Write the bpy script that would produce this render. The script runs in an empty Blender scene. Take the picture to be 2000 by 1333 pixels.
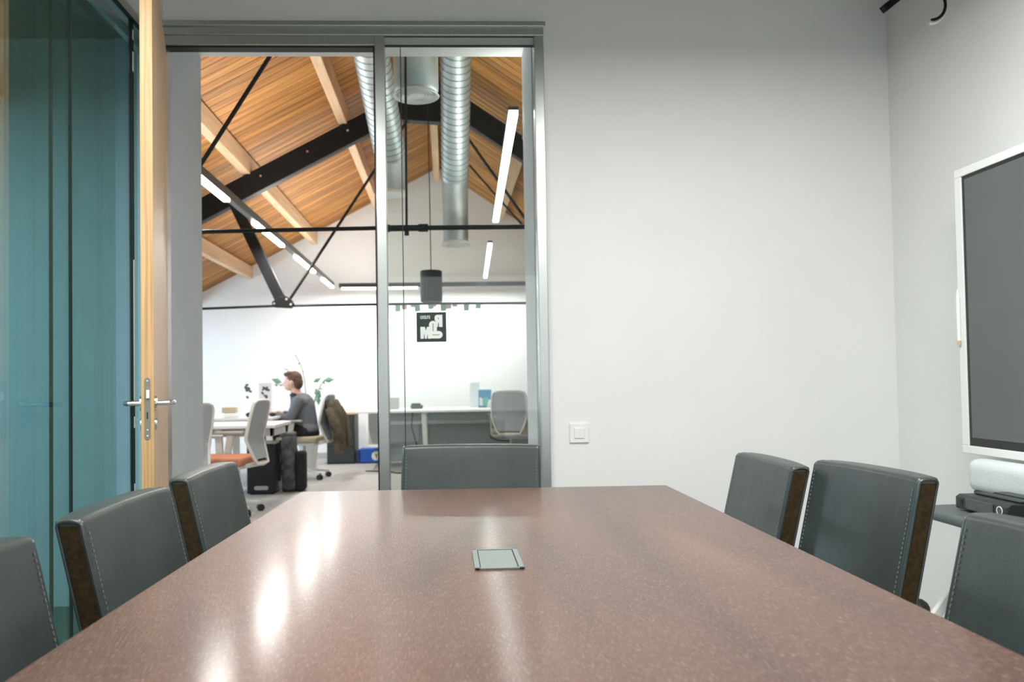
import bpy, bmesh, math, random
from mathutils import Vector, Matrix
random.seed(7)
PI = math.pi
SC = bpy.context.scene
C = SC.collection

# ------------------------------------------------------------------ camera
cam_data = bpy.data.cameras.new('camera')
cam = bpy.data.objects.new('camera', cam_data)
C.objects.link(cam)
SC.camera = cam
cam_data.sensor_width = 36.0
cam_data.lens = 36.0 * 1620 / 2000
cam_data.shift_x = (1000 - 942.26) / 2000
cam_data.shift_y = (697.32 - 666.5) / 2000
cam_data.clip_start = 0.02
ROT = (Matrix.Rotation(-math.atan(.0438), 4, 'Z') @ Matrix.Rotation(PI / 2 + math.atan(.0275), 4, 'X')
       @ Matrix.Rotation(-.016, 4, 'Z'))
cam.matrix_world = Matrix.Translation((0, 0, 1.1)) @ ROT
cam_data.dof.use_dof = True
cam_data.dof.focus_distance = 2.1
cam_data.dof.aperture_fstop = 5.0

# ------------------------------------------------------------------ world, exposure, lights
w = bpy.data.worlds.new('world')
SC.world = w
w.use_nodes = True
w.node_tree.nodes['Background'].inputs[0].default_value = (.75, .85, 1, 1)
w.node_tree.nodes['Background'].inputs[1].default_value = 0.4
SC.view_settings.view_transform = 'Standard'
SC.view_settings.look = 'None'
SC.view_settings.gamma = 1
SC.view_settings.exposure = 0.4
SC.view_settings.use_curve_mapping = False
SC.cycles.max_bounces = 10
SC.cycles.transparent_max_bounces = 16
SC.cycles.sample_clamp_indirect = 6


def area(name, loc, size, power, col=(1, 1, 1), rot=(0, 0, 0), spread=PI):
    d = bpy.data.lights.new(name, 'AREA')
    d.shape = 'RECTANGLE'
    d.size, d.size_y = size
    d.energy = power
    d.color = col
    d.spread = spread
    o = bpy.data.objects.new(name, d)
    o.location = loc
    o.rotation_euler = rot
    C.objects.link(o)
    return o


# pendant luminaire over the table, just above the frame
area('table_luminaire_light', (.97, 1.45, 2.615), (.28, 2.0), 54, (1, .985, .95))
area('side_luminaire_light', (-.72, 1.45, 2.615), (.28, 2.0), 40, (1, .985, .95))
# unseen cool light in front of the closed rear wall
area('rear_light', (.4, -1.7, 1.5), (2.6, 1.5), 14, (.93, .98, 1), (PI / 2, 0, 0))
# the dim room next door
area('next_room_light', (-3.4, 2.2, 2.6), (1.6, 1.6), 120, (.62, .84, 1))
# open office: rows of linear luminaires shining down, plus added upward light for roof
for k_, (a_, b_) in enumerate([(4.85, 5.9), (6.78, 7.9), (8.65, 9.8), (10.52, 11.4)]):
    area('office_row_light_left', (-1.538, (a_ + b_) / 2, 2.385), (.043, b_ - a_), 20, (1, .99, .96))
area('office_row_light_right', (.47, 8.2, 2.385), (.04, 6.4), 9, (1, .99, .96))
area('office_row_light_end', (-.2, 11.5, 2.375), (2.6, .05), 44, (1, .99, .96))
area('office_roof_fill_left', (-1.54, 8.1, 2.482), (.045, 6.6), 38, (1, .97, .9), (PI, 0, 0))
area('office_roof_fill_right', (.413, 5.8, 2.542), (.045, 2.9), 20, (1, .97, .9), (PI, 0, 0))
area('office_roof_fill_end', (-.2, 11.48, 2.465), (2.6, .045), 4, (1, .97, .9), (PI, 0, 0))
area('office_side_window_light', (-5.0, 9.0, 1.2), (4.5, .9), 110, (.6, .82, 1), (PI / 2, 0, -PI / 2))

# ------------------------------------------------------------------ materials
MATS = {}


def mat(name, col, rough=.5, metal=0.0, spec=.5, var=.06, vscale=8., bump=0., bscale=60., stretch=(1, 1, 1),
        emit=None, estr=0., coat=0., seams=None, tint=None, sheen=0.):
    m = bpy.data.materials.new(name)
    m.use_nodes = True
    nt = m.node_tree
    b = nt.nodes['Principled BSDF']
    b.inputs['Roughness'].default_value = rough
    b.inputs['Metallic'].default_value = metal
    b.inputs['Specular IOR Level'].default_value = spec
    b.inputs['Coat Weight'].default_value = coat
    b.inputs['Coat Roughness'].default_value = .12
    b.inputs['Sheen Weight'].default_value = sheen
    tc = nt.nodes.new('ShaderNodeTexCoord')
    mp = nt.nodes.new('ShaderNodeMapping')
    mp.inputs['Scale'].default_value = stretch
    nt.links.new(tc.outputs['Object'], mp.inputs[0])
    nz = nt.nodes.new('ShaderNodeTexNoise')
    nz.inputs['Scale'].default_value = vscale
    nz.inputs['Detail'].default_value = 4
    nt.links.new(mp.outputs[0], nz.inputs['Vector'])
    rp = nt.nodes.new('ShaderNodeMapRange')
    rp.inputs[1].default_value = .3
    rp.inputs[2].default_value = .7
    rp.inputs[3].default_value = 1 - var
    rp.inputs[4].default_value = 1 + var
    nt.links.new(nz.outputs['Fac'], rp.inputs[0])
    mx = nt.nodes.new('ShaderNodeVectorMath')
    mx.operation = 'SCALE'
    mx.inputs[0].default_value = col[:3]
    nt.links.new(rp.outputs[0], mx.inputs['Scale'])
    nt.links.new(mx.outputs[0], b.inputs['Base Color'])
    if tint:   # a random tone for every object
        oi = nt.nodes.new('ShaderNodeObjectInfo')
        r2 = nt.nodes.new('ShaderNodeMapRange')
        r2.inputs[3].default_value = 1 - tint
        r2.inputs[4].default_value = 1 + tint
        nt.links.new(oi.outputs['Random'], r2.inputs[0])
        m2 = nt.nodes.new('ShaderNodeVectorMath')
        m2.operation = 'SCALE'
        nt.links.new(mx.outputs[0], m2.inputs[0])
        nt.links.new(r2.outputs[0], m2.inputs['Scale'])
        nt.links.new(m2.outputs[0], b.inputs['Base Color'])
    if bump:
        n2 = nt.nodes.new('ShaderNodeTexNoise')
        n2.inputs['Scale'].default_value = bscale
        n2.inputs['Detail'].default_value = 3
        nt.links.new(mp.outputs[0], n2.inputs['Vector'])
        bp = nt.nodes.new('ShaderNodeBump')
        bp.inputs['Strength'].default_value = bump
        bp.inputs['Distance'].default_value = .004
        nt.links.new(n2.outputs['Fac'], bp.inputs['Height'])
        nt.links.new(bp.outputs[0], b.inputs['Normal'])
    if emit:
        b.inputs['Emission Color'].default_value = (*emit, 1)
        b.inputs['Emission Strength'].default_value = estr
    MATS[name] = m
    return m


def glass(name, tint, refl=1.0):
    m = bpy.data.materials.new(name)
    m.use_nodes = True
    nt = m.node_tree
    nt.nodes.clear()
    out = nt.nodes.new('ShaderNodeOutputMaterial')
    tr = nt.nodes.new('ShaderNodeBsdfTransparent')
    tr.inputs[0].default_value = (*tint, 1)
    gl = nt.nodes.new('ShaderNodeBsdfGlossy')
    gl.inputs['Roughness'].default_value = .015
    fr = nt.nodes.new('ShaderNodeFresnel')
    fr.inputs[0].default_value = 1.5
    gm = nt.nodes.new('ShaderNodeNewGeometry')
    io = nt.nodes.new('ShaderNodeMapRange')      # same index seen from either face of the pane
    io.inputs[3].default_value = 1.5
    io.inputs[4].default_value = 1 / 1.5
    nt.links.new(gm.outputs['Backfacing'], io.inputs[0])
    nt.links.new(io.outputs[0], fr.inputs[0])
    ml = nt.nodes.new('ShaderNodeMath')
    ml.operation = 'MULTIPLY'
    ml.inputs[1].default_value = refl
    mix = nt.nodes.new('ShaderNodeMixShader')
    nt.links.new(fr.outputs[0], ml.inputs[0])
    nt.links.new(ml.outputs[0], mix.inputs[0])
    nt.links.new(tr.outputs[0], mix.inputs[1])
    nt.links.new(gl.outputs[0], mix.inputs[2])
    nt.links.new(mix.outputs[0], out.inputs[0])
    MATS[name] = m
    return m


def wood(name, c1, c2, axis_scale, rough=.5, ringscale=6, tint=.0, bump=.15, spec=.4):
    """grain running along the axis with the small scale"""
    m = bpy.data.materials.new(name)
    m.use_nodes = True
    nt = m.node_tree
    b = nt.nodes['Principled BSDF']
    b.inputs['Roughness'].default_value = rough
    b.inputs['Specular IOR Level'].default_value = spec
    tc = nt.nodes.new('ShaderNodeTexCoord')
    mp = nt.nodes.new('ShaderNodeMapping')
    mp.inputs['Scale'].default_value = axis_scale
    oi = nt.nodes.new('ShaderNodeObjectInfo')
    ad = nt.nodes.new('ShaderNodeVectorMath')
    ad.operation = 'ADD'
    sc = nt.nodes.new('ShaderNodeVectorMath')
    sc.operation = 'SCALE'
    sc.inputs[0].default_value = (17, 31, 23)
    nt.links.new(oi.outputs['Random'], sc.inputs['Scale'])
    nt.links.new(tc.outputs['Object'], mp.inputs[0])
    nt.links.new(mp.outputs[0], ad.inputs[0])
    nt.links.new(sc.outputs[0], ad.inputs[1])
    nz = nt.nodes.new('ShaderNodeTexNoise')
    nz.inputs['Scale'].default_value = ringscale
    nz.inputs['Detail'].default_value = 6
    nz.inputs['Distortion'].default_value = .6
    nt.links.new(ad.outputs[0], nz.inputs['Vector'])
    cr = nt.nodes.new('ShaderNodeValToRGB')
    cr.color_ramp.elements[0].position = .35
    cr.color_ramp.elements[1].position = .68
    cr.color_ramp.elements[0].color = (*c1, 1)
    cr.color_ramp.elements[1].color = (*c2, 1)
    nt.links.new(nz.outputs['Fac'], cr.inputs[0])
    r2 = nt.nodes.new('ShaderNodeMapRange')
    r2.inputs[3].default_value = 1 - tint
    r2.inputs[4].default_value = 1 + tint
    nt.links.new(oi.outputs['Random'], r2.inputs[0])
    m2 = nt.nodes.new('ShaderNodeVectorMath')
    m2.operation = 'SCALE'
    nt.links.new(cr.outputs[0], m2.inputs[0])
    nt.links.new(r2.outputs[0], m2.inputs['Scale'])
    nt.links.new(m2.outputs[0], b.inputs['Base Color'])
    bp = nt.nodes.new('ShaderNodeBump')
    bp.inputs['Strength'].default_value = bump
    bp.inputs['Distance'].default_value = .002
    nt.links.new(nz.outputs['Fac'], bp.inputs['Height'])
    nt.links.new(bp.outputs[0], b.inputs['Normal'])
    MATS[name] = m
    return m


def table_material():
    m = bpy.data.materials.new('table_veneer')
    m.use_nodes = True
    nt = m.node_tree
    b = nt.nodes['Principled BSDF']
    tc = nt.nodes.new('ShaderNodeTexCoord')

    def noise(scale, s, det=3, dist=0.):
        mp = nt.nodes.new('ShaderNodeMapping')
        mp.inputs['Scale'].default_value = scale
        nt.links.new(tc.outputs['Object'], mp.inputs[0])
        n = nt.nodes.new('ShaderNodeTexNoise')
        n.inputs['Scale'].default_value = s
        n.inputs['Detail'].default_value = det
        n.inputs['Distortion'].default_value = dist
        nt.links.new(mp.outputs[0], n.inputs['Vector'])
        return n.outputs['Fac']

    def ramp(src, stops):
        cr = nt.nodes.new('ShaderNodeValToRGB')
        e = cr.color_ramp.elements
        e[0].position, e[0].color = stops[0][0], (*stops[0][1], 1)
        e[1].position, e[1].color = stops[-1][0], (*stops[-1][1], 1)
        for p, c in stops[1:-1]:
            k = e.new(p)
            k.color = (*c, 1)
        nt.links.new(src, cr.inputs[0])
        return cr.outputs[0]

    big = noise((3, .5, 1), 1.6, 3, .4)
    base = ramp(big, [(.3, (.058, .026, .017)), (.55, (.100, .043, .026)), (.75, (.150, .066, .040))])
    pore_glints = noise((520, 36, 1), 1.5, 2)
    glint_mask = ramp(pore_glints, [(.58, (0, 0, 0)), (.66, (1, 1, 1))])
    mx = nt.nodes.new('ShaderNodeMix')
    mx.data_type = 'RGBA'
    mx.inputs[7].default_value = (.34, .23, .18, 1)  # pale pore colour also stands in for specular glints along the grain
    fm = nt.nodes.new('ShaderNodeMath')
    fm.operation = 'MULTIPLY'
    fm.inputs[1].default_value = .5
    nt.links.new(glint_mask, fm.inputs[0])
    nt.links.new(fm.outputs[0], mx.inputs[0])
    nt.links.new(base, mx.inputs[6])
    nt.links.new(mx.outputs[2], b.inputs['Base Color'])
    b.inputs['Roughness'].default_value = .40
    b.inputs['Specular IOR Level'].default_value = .5
    b.inputs['Coat Weight'].default_value = .4
    b.inputs['Coat Roughness'].default_value = .17
    fine = noise((420, 40, 1), 1.3, 3)
    mid = noise((26, 9, 1), 1.2, 2)
    ad = nt.nodes.new('ShaderNodeMath')
    ad.operation = 'ADD'
    nt.links.new(fine, ad.inputs[0])
    nt.links.new(mid, ad.inputs[1])
    bp = nt.nodes.new('ShaderNodeBump')
    bp.inputs['Strength'].default_value = .5
    bp.inputs['Distance'].default_value = .0024
    nt.links.new(ad.outputs[0], bp.inputs['Height'])
    nt.links.new(bp.outputs[0], b.inputs['Normal'])
    return m


def leather_material():
    m = mat('leather', (.034, .045, .043), rough=.38, spec=.7, var=.25, vscale=5, bump=.0)
    nt = m.node_tree
    b = nt.nodes['Principled BSDF']
    tc = nt.nodes.new('ShaderNodeTexCoord')
    mp = nt.nodes.new('ShaderNodeMapping')
    mp.inputs['Scale'].default_value = (5, 5, 2.2)
    nt.links.new(tc.outputs['Object'], mp.inputs[0])
    oi = nt.nodes.new('ShaderNodeObjectInfo')
    ad = nt.nodes.new('ShaderNodeVectorMath')
    ad.operation = 'ADD'
    nt.links.new(mp.outputs[0], ad.inputs[0])
    nt.links.new(oi.outputs['Location'], ad.inputs[1])
    n = nt.nodes.new('ShaderNodeTexNoise')
    n.inputs['Scale'].default_value = 1.3
    n.inputs['Detail'].default_value = 4
    nt.links.new(ad.outputs[0], n.inputs['Vector'])
    n2 = nt.nodes.new('ShaderNodeTexNoise')
    n2.inputs['Scale'].default_value = 260
    nt.links.new(tc.outputs['Object'], n2.inputs['Vector'])
    b1 = nt.nodes.new('ShaderNodeBump')
    b1.inputs['Strength'].default_value = .35
    b1.inputs['Distance'].default_value = .012
    nt.links.new(n.outputs['Fac'], b1.inputs['Height'])
    b2 = nt.nodes.new('ShaderNodeBump')
    b2.inputs['Strength'].default_value = .25
    b2.inputs['Distance'].default_value = .001
    nt.links.new(n2.outputs['Fac'], b2.inputs['Height'])
    nt.links.new(b1.outputs[0], b2.inputs['Normal'])
    nt.links.new(b2.outputs[0], b.inputs['Normal'])
    return m


WALL = mat('wall_paint', (.80, .81, .80), rough=.9, spec=.2, var=.015, vscale=3, bump=.08, bscale=300)
CEIL = mat('ceiling_paint', (.34, .33, .29), rough=.95, spec=.1, var=.02)
LINTEL = mat('reveal_paint', (.78, .79, .80), rough=.9, spec=.2, var=.02)
OWALL = mat('office_wall_paint', (.86, .87, .87), rough=.9, spec=.1, var=.01, bump=.05, bscale=200)
NEXT = mat('next_room_paint', (.48, .55, .58), rough=.9, spec=.1, var=.03)
NEXTD = mat('next_room_ceiling_paint', (.12, .15, .14), rough=.95, spec=.1, var=.05)
NEXTF = mat('next_room_carpet', (.05, .11, .11), rough=1, spec=0, var=.2, vscale=60)
FLOOR = mat('carpet_floor', (.42, .42, .41), rough=.95, spec=.1, var=.07, vscale=14, bump=.3, bscale=200)
ALU = mat('brushed_aluminium', (.50, .53, .52), rough=.33, metal=.85, var=.04, vscale=4, stretch=(40, 40, 1), bump=.03, bscale=30)
ALUP = mat('painted_aluminium', (.50, .52, .51), rough=.4, metal=.3, var=.03)
CHROME = mat('satin_steel', (.62, .6, .56), rough=.25, metal=1, var=.04)
GASKET = mat('black_gasket', (.006, .012, .011), rough=.6, var=.1)
BLACK = mat('black_steel', (.006, .007, .008), spec=.25, rough=.55, var=.25, vscale=12, bump=.1)
BLACKROD = mat('black_rod', (.008, .012, .011), spec=.3, rough=.5, var=.1)
PROFILE = mat('luminaire_housing', (.07, .08, .08), rough=.4, metal=.3, var=.05)
GALV = mat('galvanised_steel', (.50, .56, .57), rough=.5, metal=.7, var=.12, vscale=9, bump=.1, bscale=30)
SEAM = mat('duct_seam', (.20, .25, .25), rough=.5, metal=.5)
WHITEM = mat('white_enamel', (.82, .83, .81), rough=.4, var=.02)
LED = mat('led_diffuser', (1, 1, 1), emit=(1, .99, .95), estr=9, var=.0)
GLASS = glass('clear_glass', (.86, .90, .89))
TEAL = glass('teal_glass', (.80, .89, .88), 1.0)
BOARD = wood('spruce_board', (.25, .088, .012), (.54, .26, .062), (.5, 16, 9), rough=.6, ringscale=3, tint=.27)
PURLIN = wood('purlin_spruce', (.58, .37, .21), (.70, .50, .33), (14, .7, 14), rough=.65, ringscale=2, tint=.06)
BACKING = mat('light_block_dark', (.07, .032, .01), rough=.9, var=.2)
OAK = wood('oak_door_edge', (.50, .29, .12), (.68, .45, .23), (60, 60, 1.2), rough=.45, ringscale=2, bump=.1)
OAKF = wood('oak_door_face', (.55, .37, .21), (.70, .52, .34), (60, 60, 1.2), rough=.5, ringscale=2, bump=.1)
TABLE = table_material()
TBASE = mat('table_base_black', (.02, .02, .02), rough=.5)
HATCH = mat('hatch_metal', (.22, .25, .24), rough=.5, metal=.4, var=.04, stretch=(1, 20, 1))
LEATHER = leather_material()
GUSSET = mat('gusset_fabric', (.048, .033, .016), rough=.95, spec=.1, var=.3, vscale=90, bump=.6, bscale=500)
THREAD = mat('grey_thread', (.16, .18, .18), rough=.8, var=.1)
LEGW = mat('dark_leg', (.03, .02, .016), rough=.4)
SCREEN = mat('screen_glass', (.105, .115, .115), rough=.38, spec=.6, var=.03)
BEZEL = mat('screen_black_border', (.006, .008, .008), rough=.25)
TVW = mat('white_plastic', (.83, .85, .83), rough=.45, var=.01)
SPK = mat('speaker_cloth', (.66, .71, .71), rough=.9, spec=.1, var=.08, vscale=220, bump=.4, bscale=500)
SHELF = mat('grey_shelf', (.09, .11, .11), rough=.5, var=.15, vscale=90)
DEVB = mat('device_black', (.018, .022, .021), rough=.4, var=.25, vscale=60)
DEVS = mat('device_side_grey', (.075, .085, .08), rough=.45, var=.2, vscale=80)
RING = mat('white_ring', (.75, .8, .77), rough=.5)
GREYP = mat('grey_plastic', (.42, .42, .40), rough=.5, var=.03)
MESHG = mat('grey_mesh_fabric', (.36, .40, .42), rough=.9, spec=.1, var=.08, vscale=120, bump=.3, bscale=300)
FRAMEW = mat('light_grey_plastic', (.62, .62, .58), rough=.5, var=.03)
SEATG = mat('beige_seat_fabric', (.42, .36, .27), rough=.95, spec=.1, var=.1, vscale=60)
SEATO = mat('terracotta_seat_fabric', (.50, .22, .13), rough=.95, spec=.1, var=.1, vscale=60)
DESKW = mat('white_laminate', (.85, .86, .86), rough=.35, var=.01)
DESKG = mat('grey_laminate', (.52, .54, .52), rough=.6, var=.03)
CAB = mat('anthracite_cabinet', (.035, .045, .045), rough=.6, var=.1)
LWOOD = wood('light_wood_top', (.55, .40, .24), (.7, .54, .36), (2, 20, 20), rough=.5)
RUBBER = mat('black_rubber', (.012, .014, .014), rough=.6)
PCB = mat('computer_black', (.010, .012, .013), rough=.35, var=.1)
BAG = mat('backpack_fabric', (.10, .11, .11), rough=.9, spec=.1, var=.45, vscale=14, bump=.5, bscale=40)
BAGD = mat('backpack_dark_fabric', (.02, .022, .023), rough=.85, spec=.1, var=.3, vscale=30)
BLUE = mat('blue_plastic', (.012, .10, .45), rough=.45, var=.08)
BLUED = mat('dark_blue_plastic', (.01, .04, .22), rough=.5, var=.08)
CREAM = mat('cream_plastic', (.72, .74, .62), rough=.5)
SKIN = mat('skin', (.66, .38, .29), rough=.55, var=.08, vscale=12)
HAIR = mat('brown_hair', (.085, .05, .03), rough=.7, var=.4, vscale=50, bump=.6, bscale=120)
SWEAT = mat('grey_sweater', (.15, .165, .185), rough=.95, spec=.1, var=.1, vscale=30, bump=.3, bscale=200)
TEE = mat('blue_grey_shirt', (.11, .16, .20), rough=.95, spec=.1, var=.1)
TROUS = mat('black_trousers', (.012, .012, .014), rough=.9, var=.1)
SHOE = mat('pale_shoe', (.62, .55, .40), rough=.7)
JACKET = mat('olive_jacket', (.12, .105, .075), rough=.95, spec=.1, var=.35, vscale=14, bump=.5, bscale=30)
LEAF = mat('plant_leaf', (.16, .33, .22), rough=.5, var=.25)
STEM = mat('plant_stem', (.16, .22, .12), rough=.6)
POT = mat('pot_ceramic', (.6, .62, .6), rough=.5)
PAPER = mat('white_paper', (.80, .83, .82), rough=.8, var=.01)
INK = mat('dark_ink', (.06, .08, .07), rough=.8)
TAN = mat('tan_cardboard', (.52, .42, .27), rough=.8, var=.1)
BOOKB = mat('blue_print', (.06, .28, .50), rough=.5)
BOOKT = mat('teal_print', (.12, .48, .48), rough=.5)
STICK = mat('logo_black', (.010, .028, .024), rough=.4)
PAPERG = mat('grey_paper', (.60, .58, .61), rough=.8)
STICKW = mat('logo_white', (.80, .84, .82), rough=.5)
TAGG = mat('green_tag_paper', (.30, .48, .42), rough=.8)
TAGP = mat('pink_tag_paper', (.52, .42, .43), rough=.8)


# ------------------------------------------------------------------ mesh helpers
class M:
    def __init__(s):
        s.v, s.f = [], []

    def add(s, vs, fs):
        n = len(s.v)
        s.v += [tuple(v) for v in vs]
        s.f += [tuple(i + n for i in f) for f in fs]
        return s

    def box(s, a, b, mtx=None):
        x0, y0, z0 = a
        x1, y1, z1 = b
        vs = [Vector(p) for p in ((x0, y0, z0), (x1, y0, z0), (x1, y1, z0), (x0, y1, z0), (x0, y0, z1), (x1, y0, z1), (x1, y1, z1), (x0, y1, z1))]
        if mtx:
            vs = [mtx @ v for v in vs]
        return s.add(vs, [(3, 2, 1, 0), (4, 5, 6, 7), (0, 1, 5, 4), (1, 2, 6, 5), (2, 3, 7, 6), (3, 0, 4, 7)])

    def beam(s, p0, p1, wd, ht, up=(0, 0, 1)):
        p0, p1 = Vector(p0), Vector(p1)
        d = (p1 - p0)
        L = d.length
        d.normalize()
        sd = d.cross(Vector(up)).normalized()
        u = sd.cross(d)
        m = Matrix((sd, d, u)).transposed().to_4x4()
        m.translation = p0
        return s.box((-wd / 2, 0, -ht / 2), (wd / 2, L, ht / 2), m)

    def tube(s, path, r, n=10, cap=True):
        path = [Vector(p) for p in path]
        rs = r if isinstance(r, (list, tuple)) else [r] * len(path)
        vs, fs = [], []
        ref = None
        for i, p in enumerate(path):
            d = (path[min(i + 1, len(path) - 1)] - path[max(i - 1, 0)]).normalized()
            if ref is None:
                ref = Vector((0, 0, 1)) if abs(d.z) < .9 else Vector((1, 0, 0))
            a = d.cross(ref).normalized()
            b = a.cross(d)
            ref = b if b.length > .1 else ref
            for k in range(n):
                t = 2 * PI * k / n
                vs.append(p + (a * math.cos(t) + b * math.sin(t)) * rs[i])
        for i in range(len(path) - 1):
            for k in range(n):
                k2 = (k + 1) % n
                fs.append((i * n + k, i * n + k2, (i + 1) * n + k2, (i + 1) * n + k))
        if cap:
            fs.append(tuple(range(n))[::-1])
            fs.append(tuple((len(path) - 1) * n + k for k in range(n)))
        return s.add(vs, fs)

    def lathe(s, prof, n=24, mtx=None):
        vs, fs = [], []
        for r, z in prof:
            for k in range(n):
                t = 2 * PI * k / n
                v = Vector((r * math.cos(t), r * math.sin(t), z))
                vs.append(mtx @ v if mtx else v)
        for i in range(len(prof) - 1):
            for k in range(n):
                k2 = (k + 1) % n
                fs.append((i * n + k, i * n + k2, (i + 1) * n + k2, (i + 1) * n + k))
        fs.append(tuple(range(n))[::-1])
        fs.append(tuple((len(prof) - 1) * n + k for k in range(n)))
        return s.add(vs, fs)

    def ball(s, c, r, n=12, mtx=None):
        rx, ry, rz = r if isinstance(r, (tuple, list)) else (r, r, r)
        vs, fs = [], []
        m = n // 2
        for i in range(1, m):
            a = PI * i / m
            for k in range(n):
                t = 2 * PI * k / n
                vs.append(Vector((rx * math.sin(a) * math.cos(t), ry * math.sin(a) * math.sin(t), rz * math.cos(a))))
        vs += [Vector((0, 0, rz)), Vector((0, 0, -rz))]
        T, B = len(vs) - 2, len(vs) - 1
        for i in range(m - 2):
            for k in range(n):
                k2 = (k + 1) % n
                fs.append((i * n + k, (i + 1) * n + k, (i + 1) * n + k2, i * n + k2))
        for k in range(n):
            k2 = (k + 1) % n
            fs.append((T, k, k2))
            fs.append((B, (m - 2) * n + k2, (m - 2) * n + k))
        if mtx:
            vs = [mtx @ v for v in vs]
        return s.add([v + Vector(c) for v in vs], fs)

    def cap(s, p0, p1, r0, r1=None, n=12):
        r1 = r0 if r1 is None else r1
        s.tube([p0, p1], [r0, r1], n)
        s.ball(p0, r0, n)
        return s.ball(p1, r1, n)

    def prism(s, poly, y0, y1, axis='y'):
        """2-D polygon (x, z) extruded along y, or (x, y) along z"""
        n = len(poly)
        if axis == 'y':
            vs = [(p[0], y0, p[1]) for p in poly] + [(p[0], y1, p[1]) for p in poly]
        elif axis == 'z':
            vs = [(p[0], p[1], y0) for p in poly] + [(p[0], p[1], y1) for p in poly]
        else:
            vs = [(y0, p[0], p[1]) for p in poly] + [(y1, p[0], p[1]) for p in poly]
        fs = [tuple(range(n))[::-1], tuple(range(n, 2 * n))]
        for i in range(n):
            j = (i + 1) % n
            fs.append((i, j, n + j, n + i))
        return s.add(vs, fs)


def mk(name, m, material, parent=None, smooth=False, bevel=0, seg=2, label=None, angle=35):
    me = bpy.data.meshes.new(name)
    if isinstance(m, M):
        me.from_pydata([tuple(v) for v in m.v], [], m.f)
    else:
        m.to_mesh(me)
        m.free()
    bm = bmesh.new()
    bm.from_mesh(me)
    bmesh.ops.recalc_face_normals(bm, faces=bm.faces)
    bm.to_mesh(me)
    bm.free()
    me.materials.append(material)
    if smooth:
        for p in me.polygons:
            p.use_smooth = True
        me.set_sharp_from_angle(angle=math.radians(angle))
    o = bpy.data.objects.new(name, me)
    C.objects.link(o)
    if parent:
        o.parent = parent
    if bevel:
        b = o.modifiers.new('bevel', 'BEVEL')
        b.width = bevel
        b.segments = seg
        b.limit_method = 'ANGLE'
        b.angle_limit = math.radians(40)
        b.harden_normals = False
    if label:
        o['label'] = label
    return o


def tag(o, label, cat, group=None):
    o['label'] = label
    o['category'] = cat
    if group:
        o['group'] = group
    return o


def root(name, loc, label, cat, rz=0, group=None):
    o = bpy.data.objects.new(name, None)
    o.empty_display_size = .1
    C.objects.link(o)
    o.location = loc
    o.rotation_euler = (0, 0, rz)
    return tag(o, label, cat, group)


def struct(o):
    o['kind'] = 'structure'
    return o


def sempty(name, loc=(0, 0, 0)):
    o = bpy.data.objects.new(name, None)
    C.objects.link(o)
    o.location = loc
    o['kind'] = 'structure'
    return o


def dup(r, loc, rz, label, group=None):
    c = r.copy()
    C.objects.link(c)
    c.location = loc
    c.rotation_euler = (0, 0, rz)
    c['label'] = label
    if group:
        c['group'] = group
    for ch in list(r.children):
        a = ch.copy()
        C.objects.link(a)
        a.parent = c
        for g in ch.children:
            d = g.copy()
            C.objects.link(d)
            d.parent = a
    return c


def rbox(sx, sy, sz, r, seg=3, cuts=(0, 0, 0)):
    bm = bmesh.new()
    bmesh.ops.create_cube(bm, size=1)
    bmesh.ops.scale(bm, vec=(sx, sy, sz), verts=bm.verts)
    bmesh.ops.bevel(bm, geom=bm.edges[:], offset=r, segments=seg, profile=.6, affect='EDGES')
    for ax, (n, s) in enumerate(zip(cuts, (sx, sy, sz))):
        for k in range(1, n):
            co = Vector((0, 0, 0))
            co[ax] = -s / 2 + s * k / n
            no = Vector((0, 0, 0))
            no[ax] = 1
            bmesh.ops.bisect_plane(bm, geom=bm.verts[:] + bm.edges[:] + bm.faces[:], plane_co=co, plane_no=no)
    return bm


# ================================================================== ROOM SHELL
RW = 2.07      # right wall
GW = -1.25     # glazed wall on the left
BW = 3.73      # wall with the door opening
REAR = -1.9
H = 3.0
struct(mk('floor', M().box((-5.4, REAR - .1, -.06), (4.4, 12.1, 0)), FLOOR))
struct(mk('ceiling', M().box((GW - .12, REAR, H), (RW + .1, BW, H + .1)), CEIL))
struct(mk('wall_right', M().box((RW, REAR, 0), (RW + .12, BW, H)), WALL))
struct(mk('wall_rear', M().box((GW, REAR - .1, 0), (RW, REAR, H)), WALL))
wb = M()
wb.box((.462, BW, 0), (4.0, BW + .10, 4.3)).box((.462, BW + .10, 0), (4.0, 4.29, 4.3))
wb.box((GW - .12, BW, 2.715), (.462, BW + .10, 4.3)).box((GW - .12, BW + .10, 2.79), (.462, 4.29, 4.3))
wb.box((-1.36, BW, 0), (-1.262, 4.29, 2.79))
wb.box((-5.3, 4.26, 0), (-1.36, 4.288, 4.3))
struct(mk('wall_back', wb, WALL))
# plaster lining of the deep opening; weak light tinted into the left side
struct(mk('trim_4', M().box((-1.2615, BW + .02, 0), (-1.24, 4.286, 2.789)), mat('shaded_reveal_tint', (.50, .56, .58), rough=.85, spec=.2, var=.02)))
rv = M().box((.418, BW + .101, 0), (.4615, 4.286, 2.789))
struct(mk('trim_1', rv, LINTEL))

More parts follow.
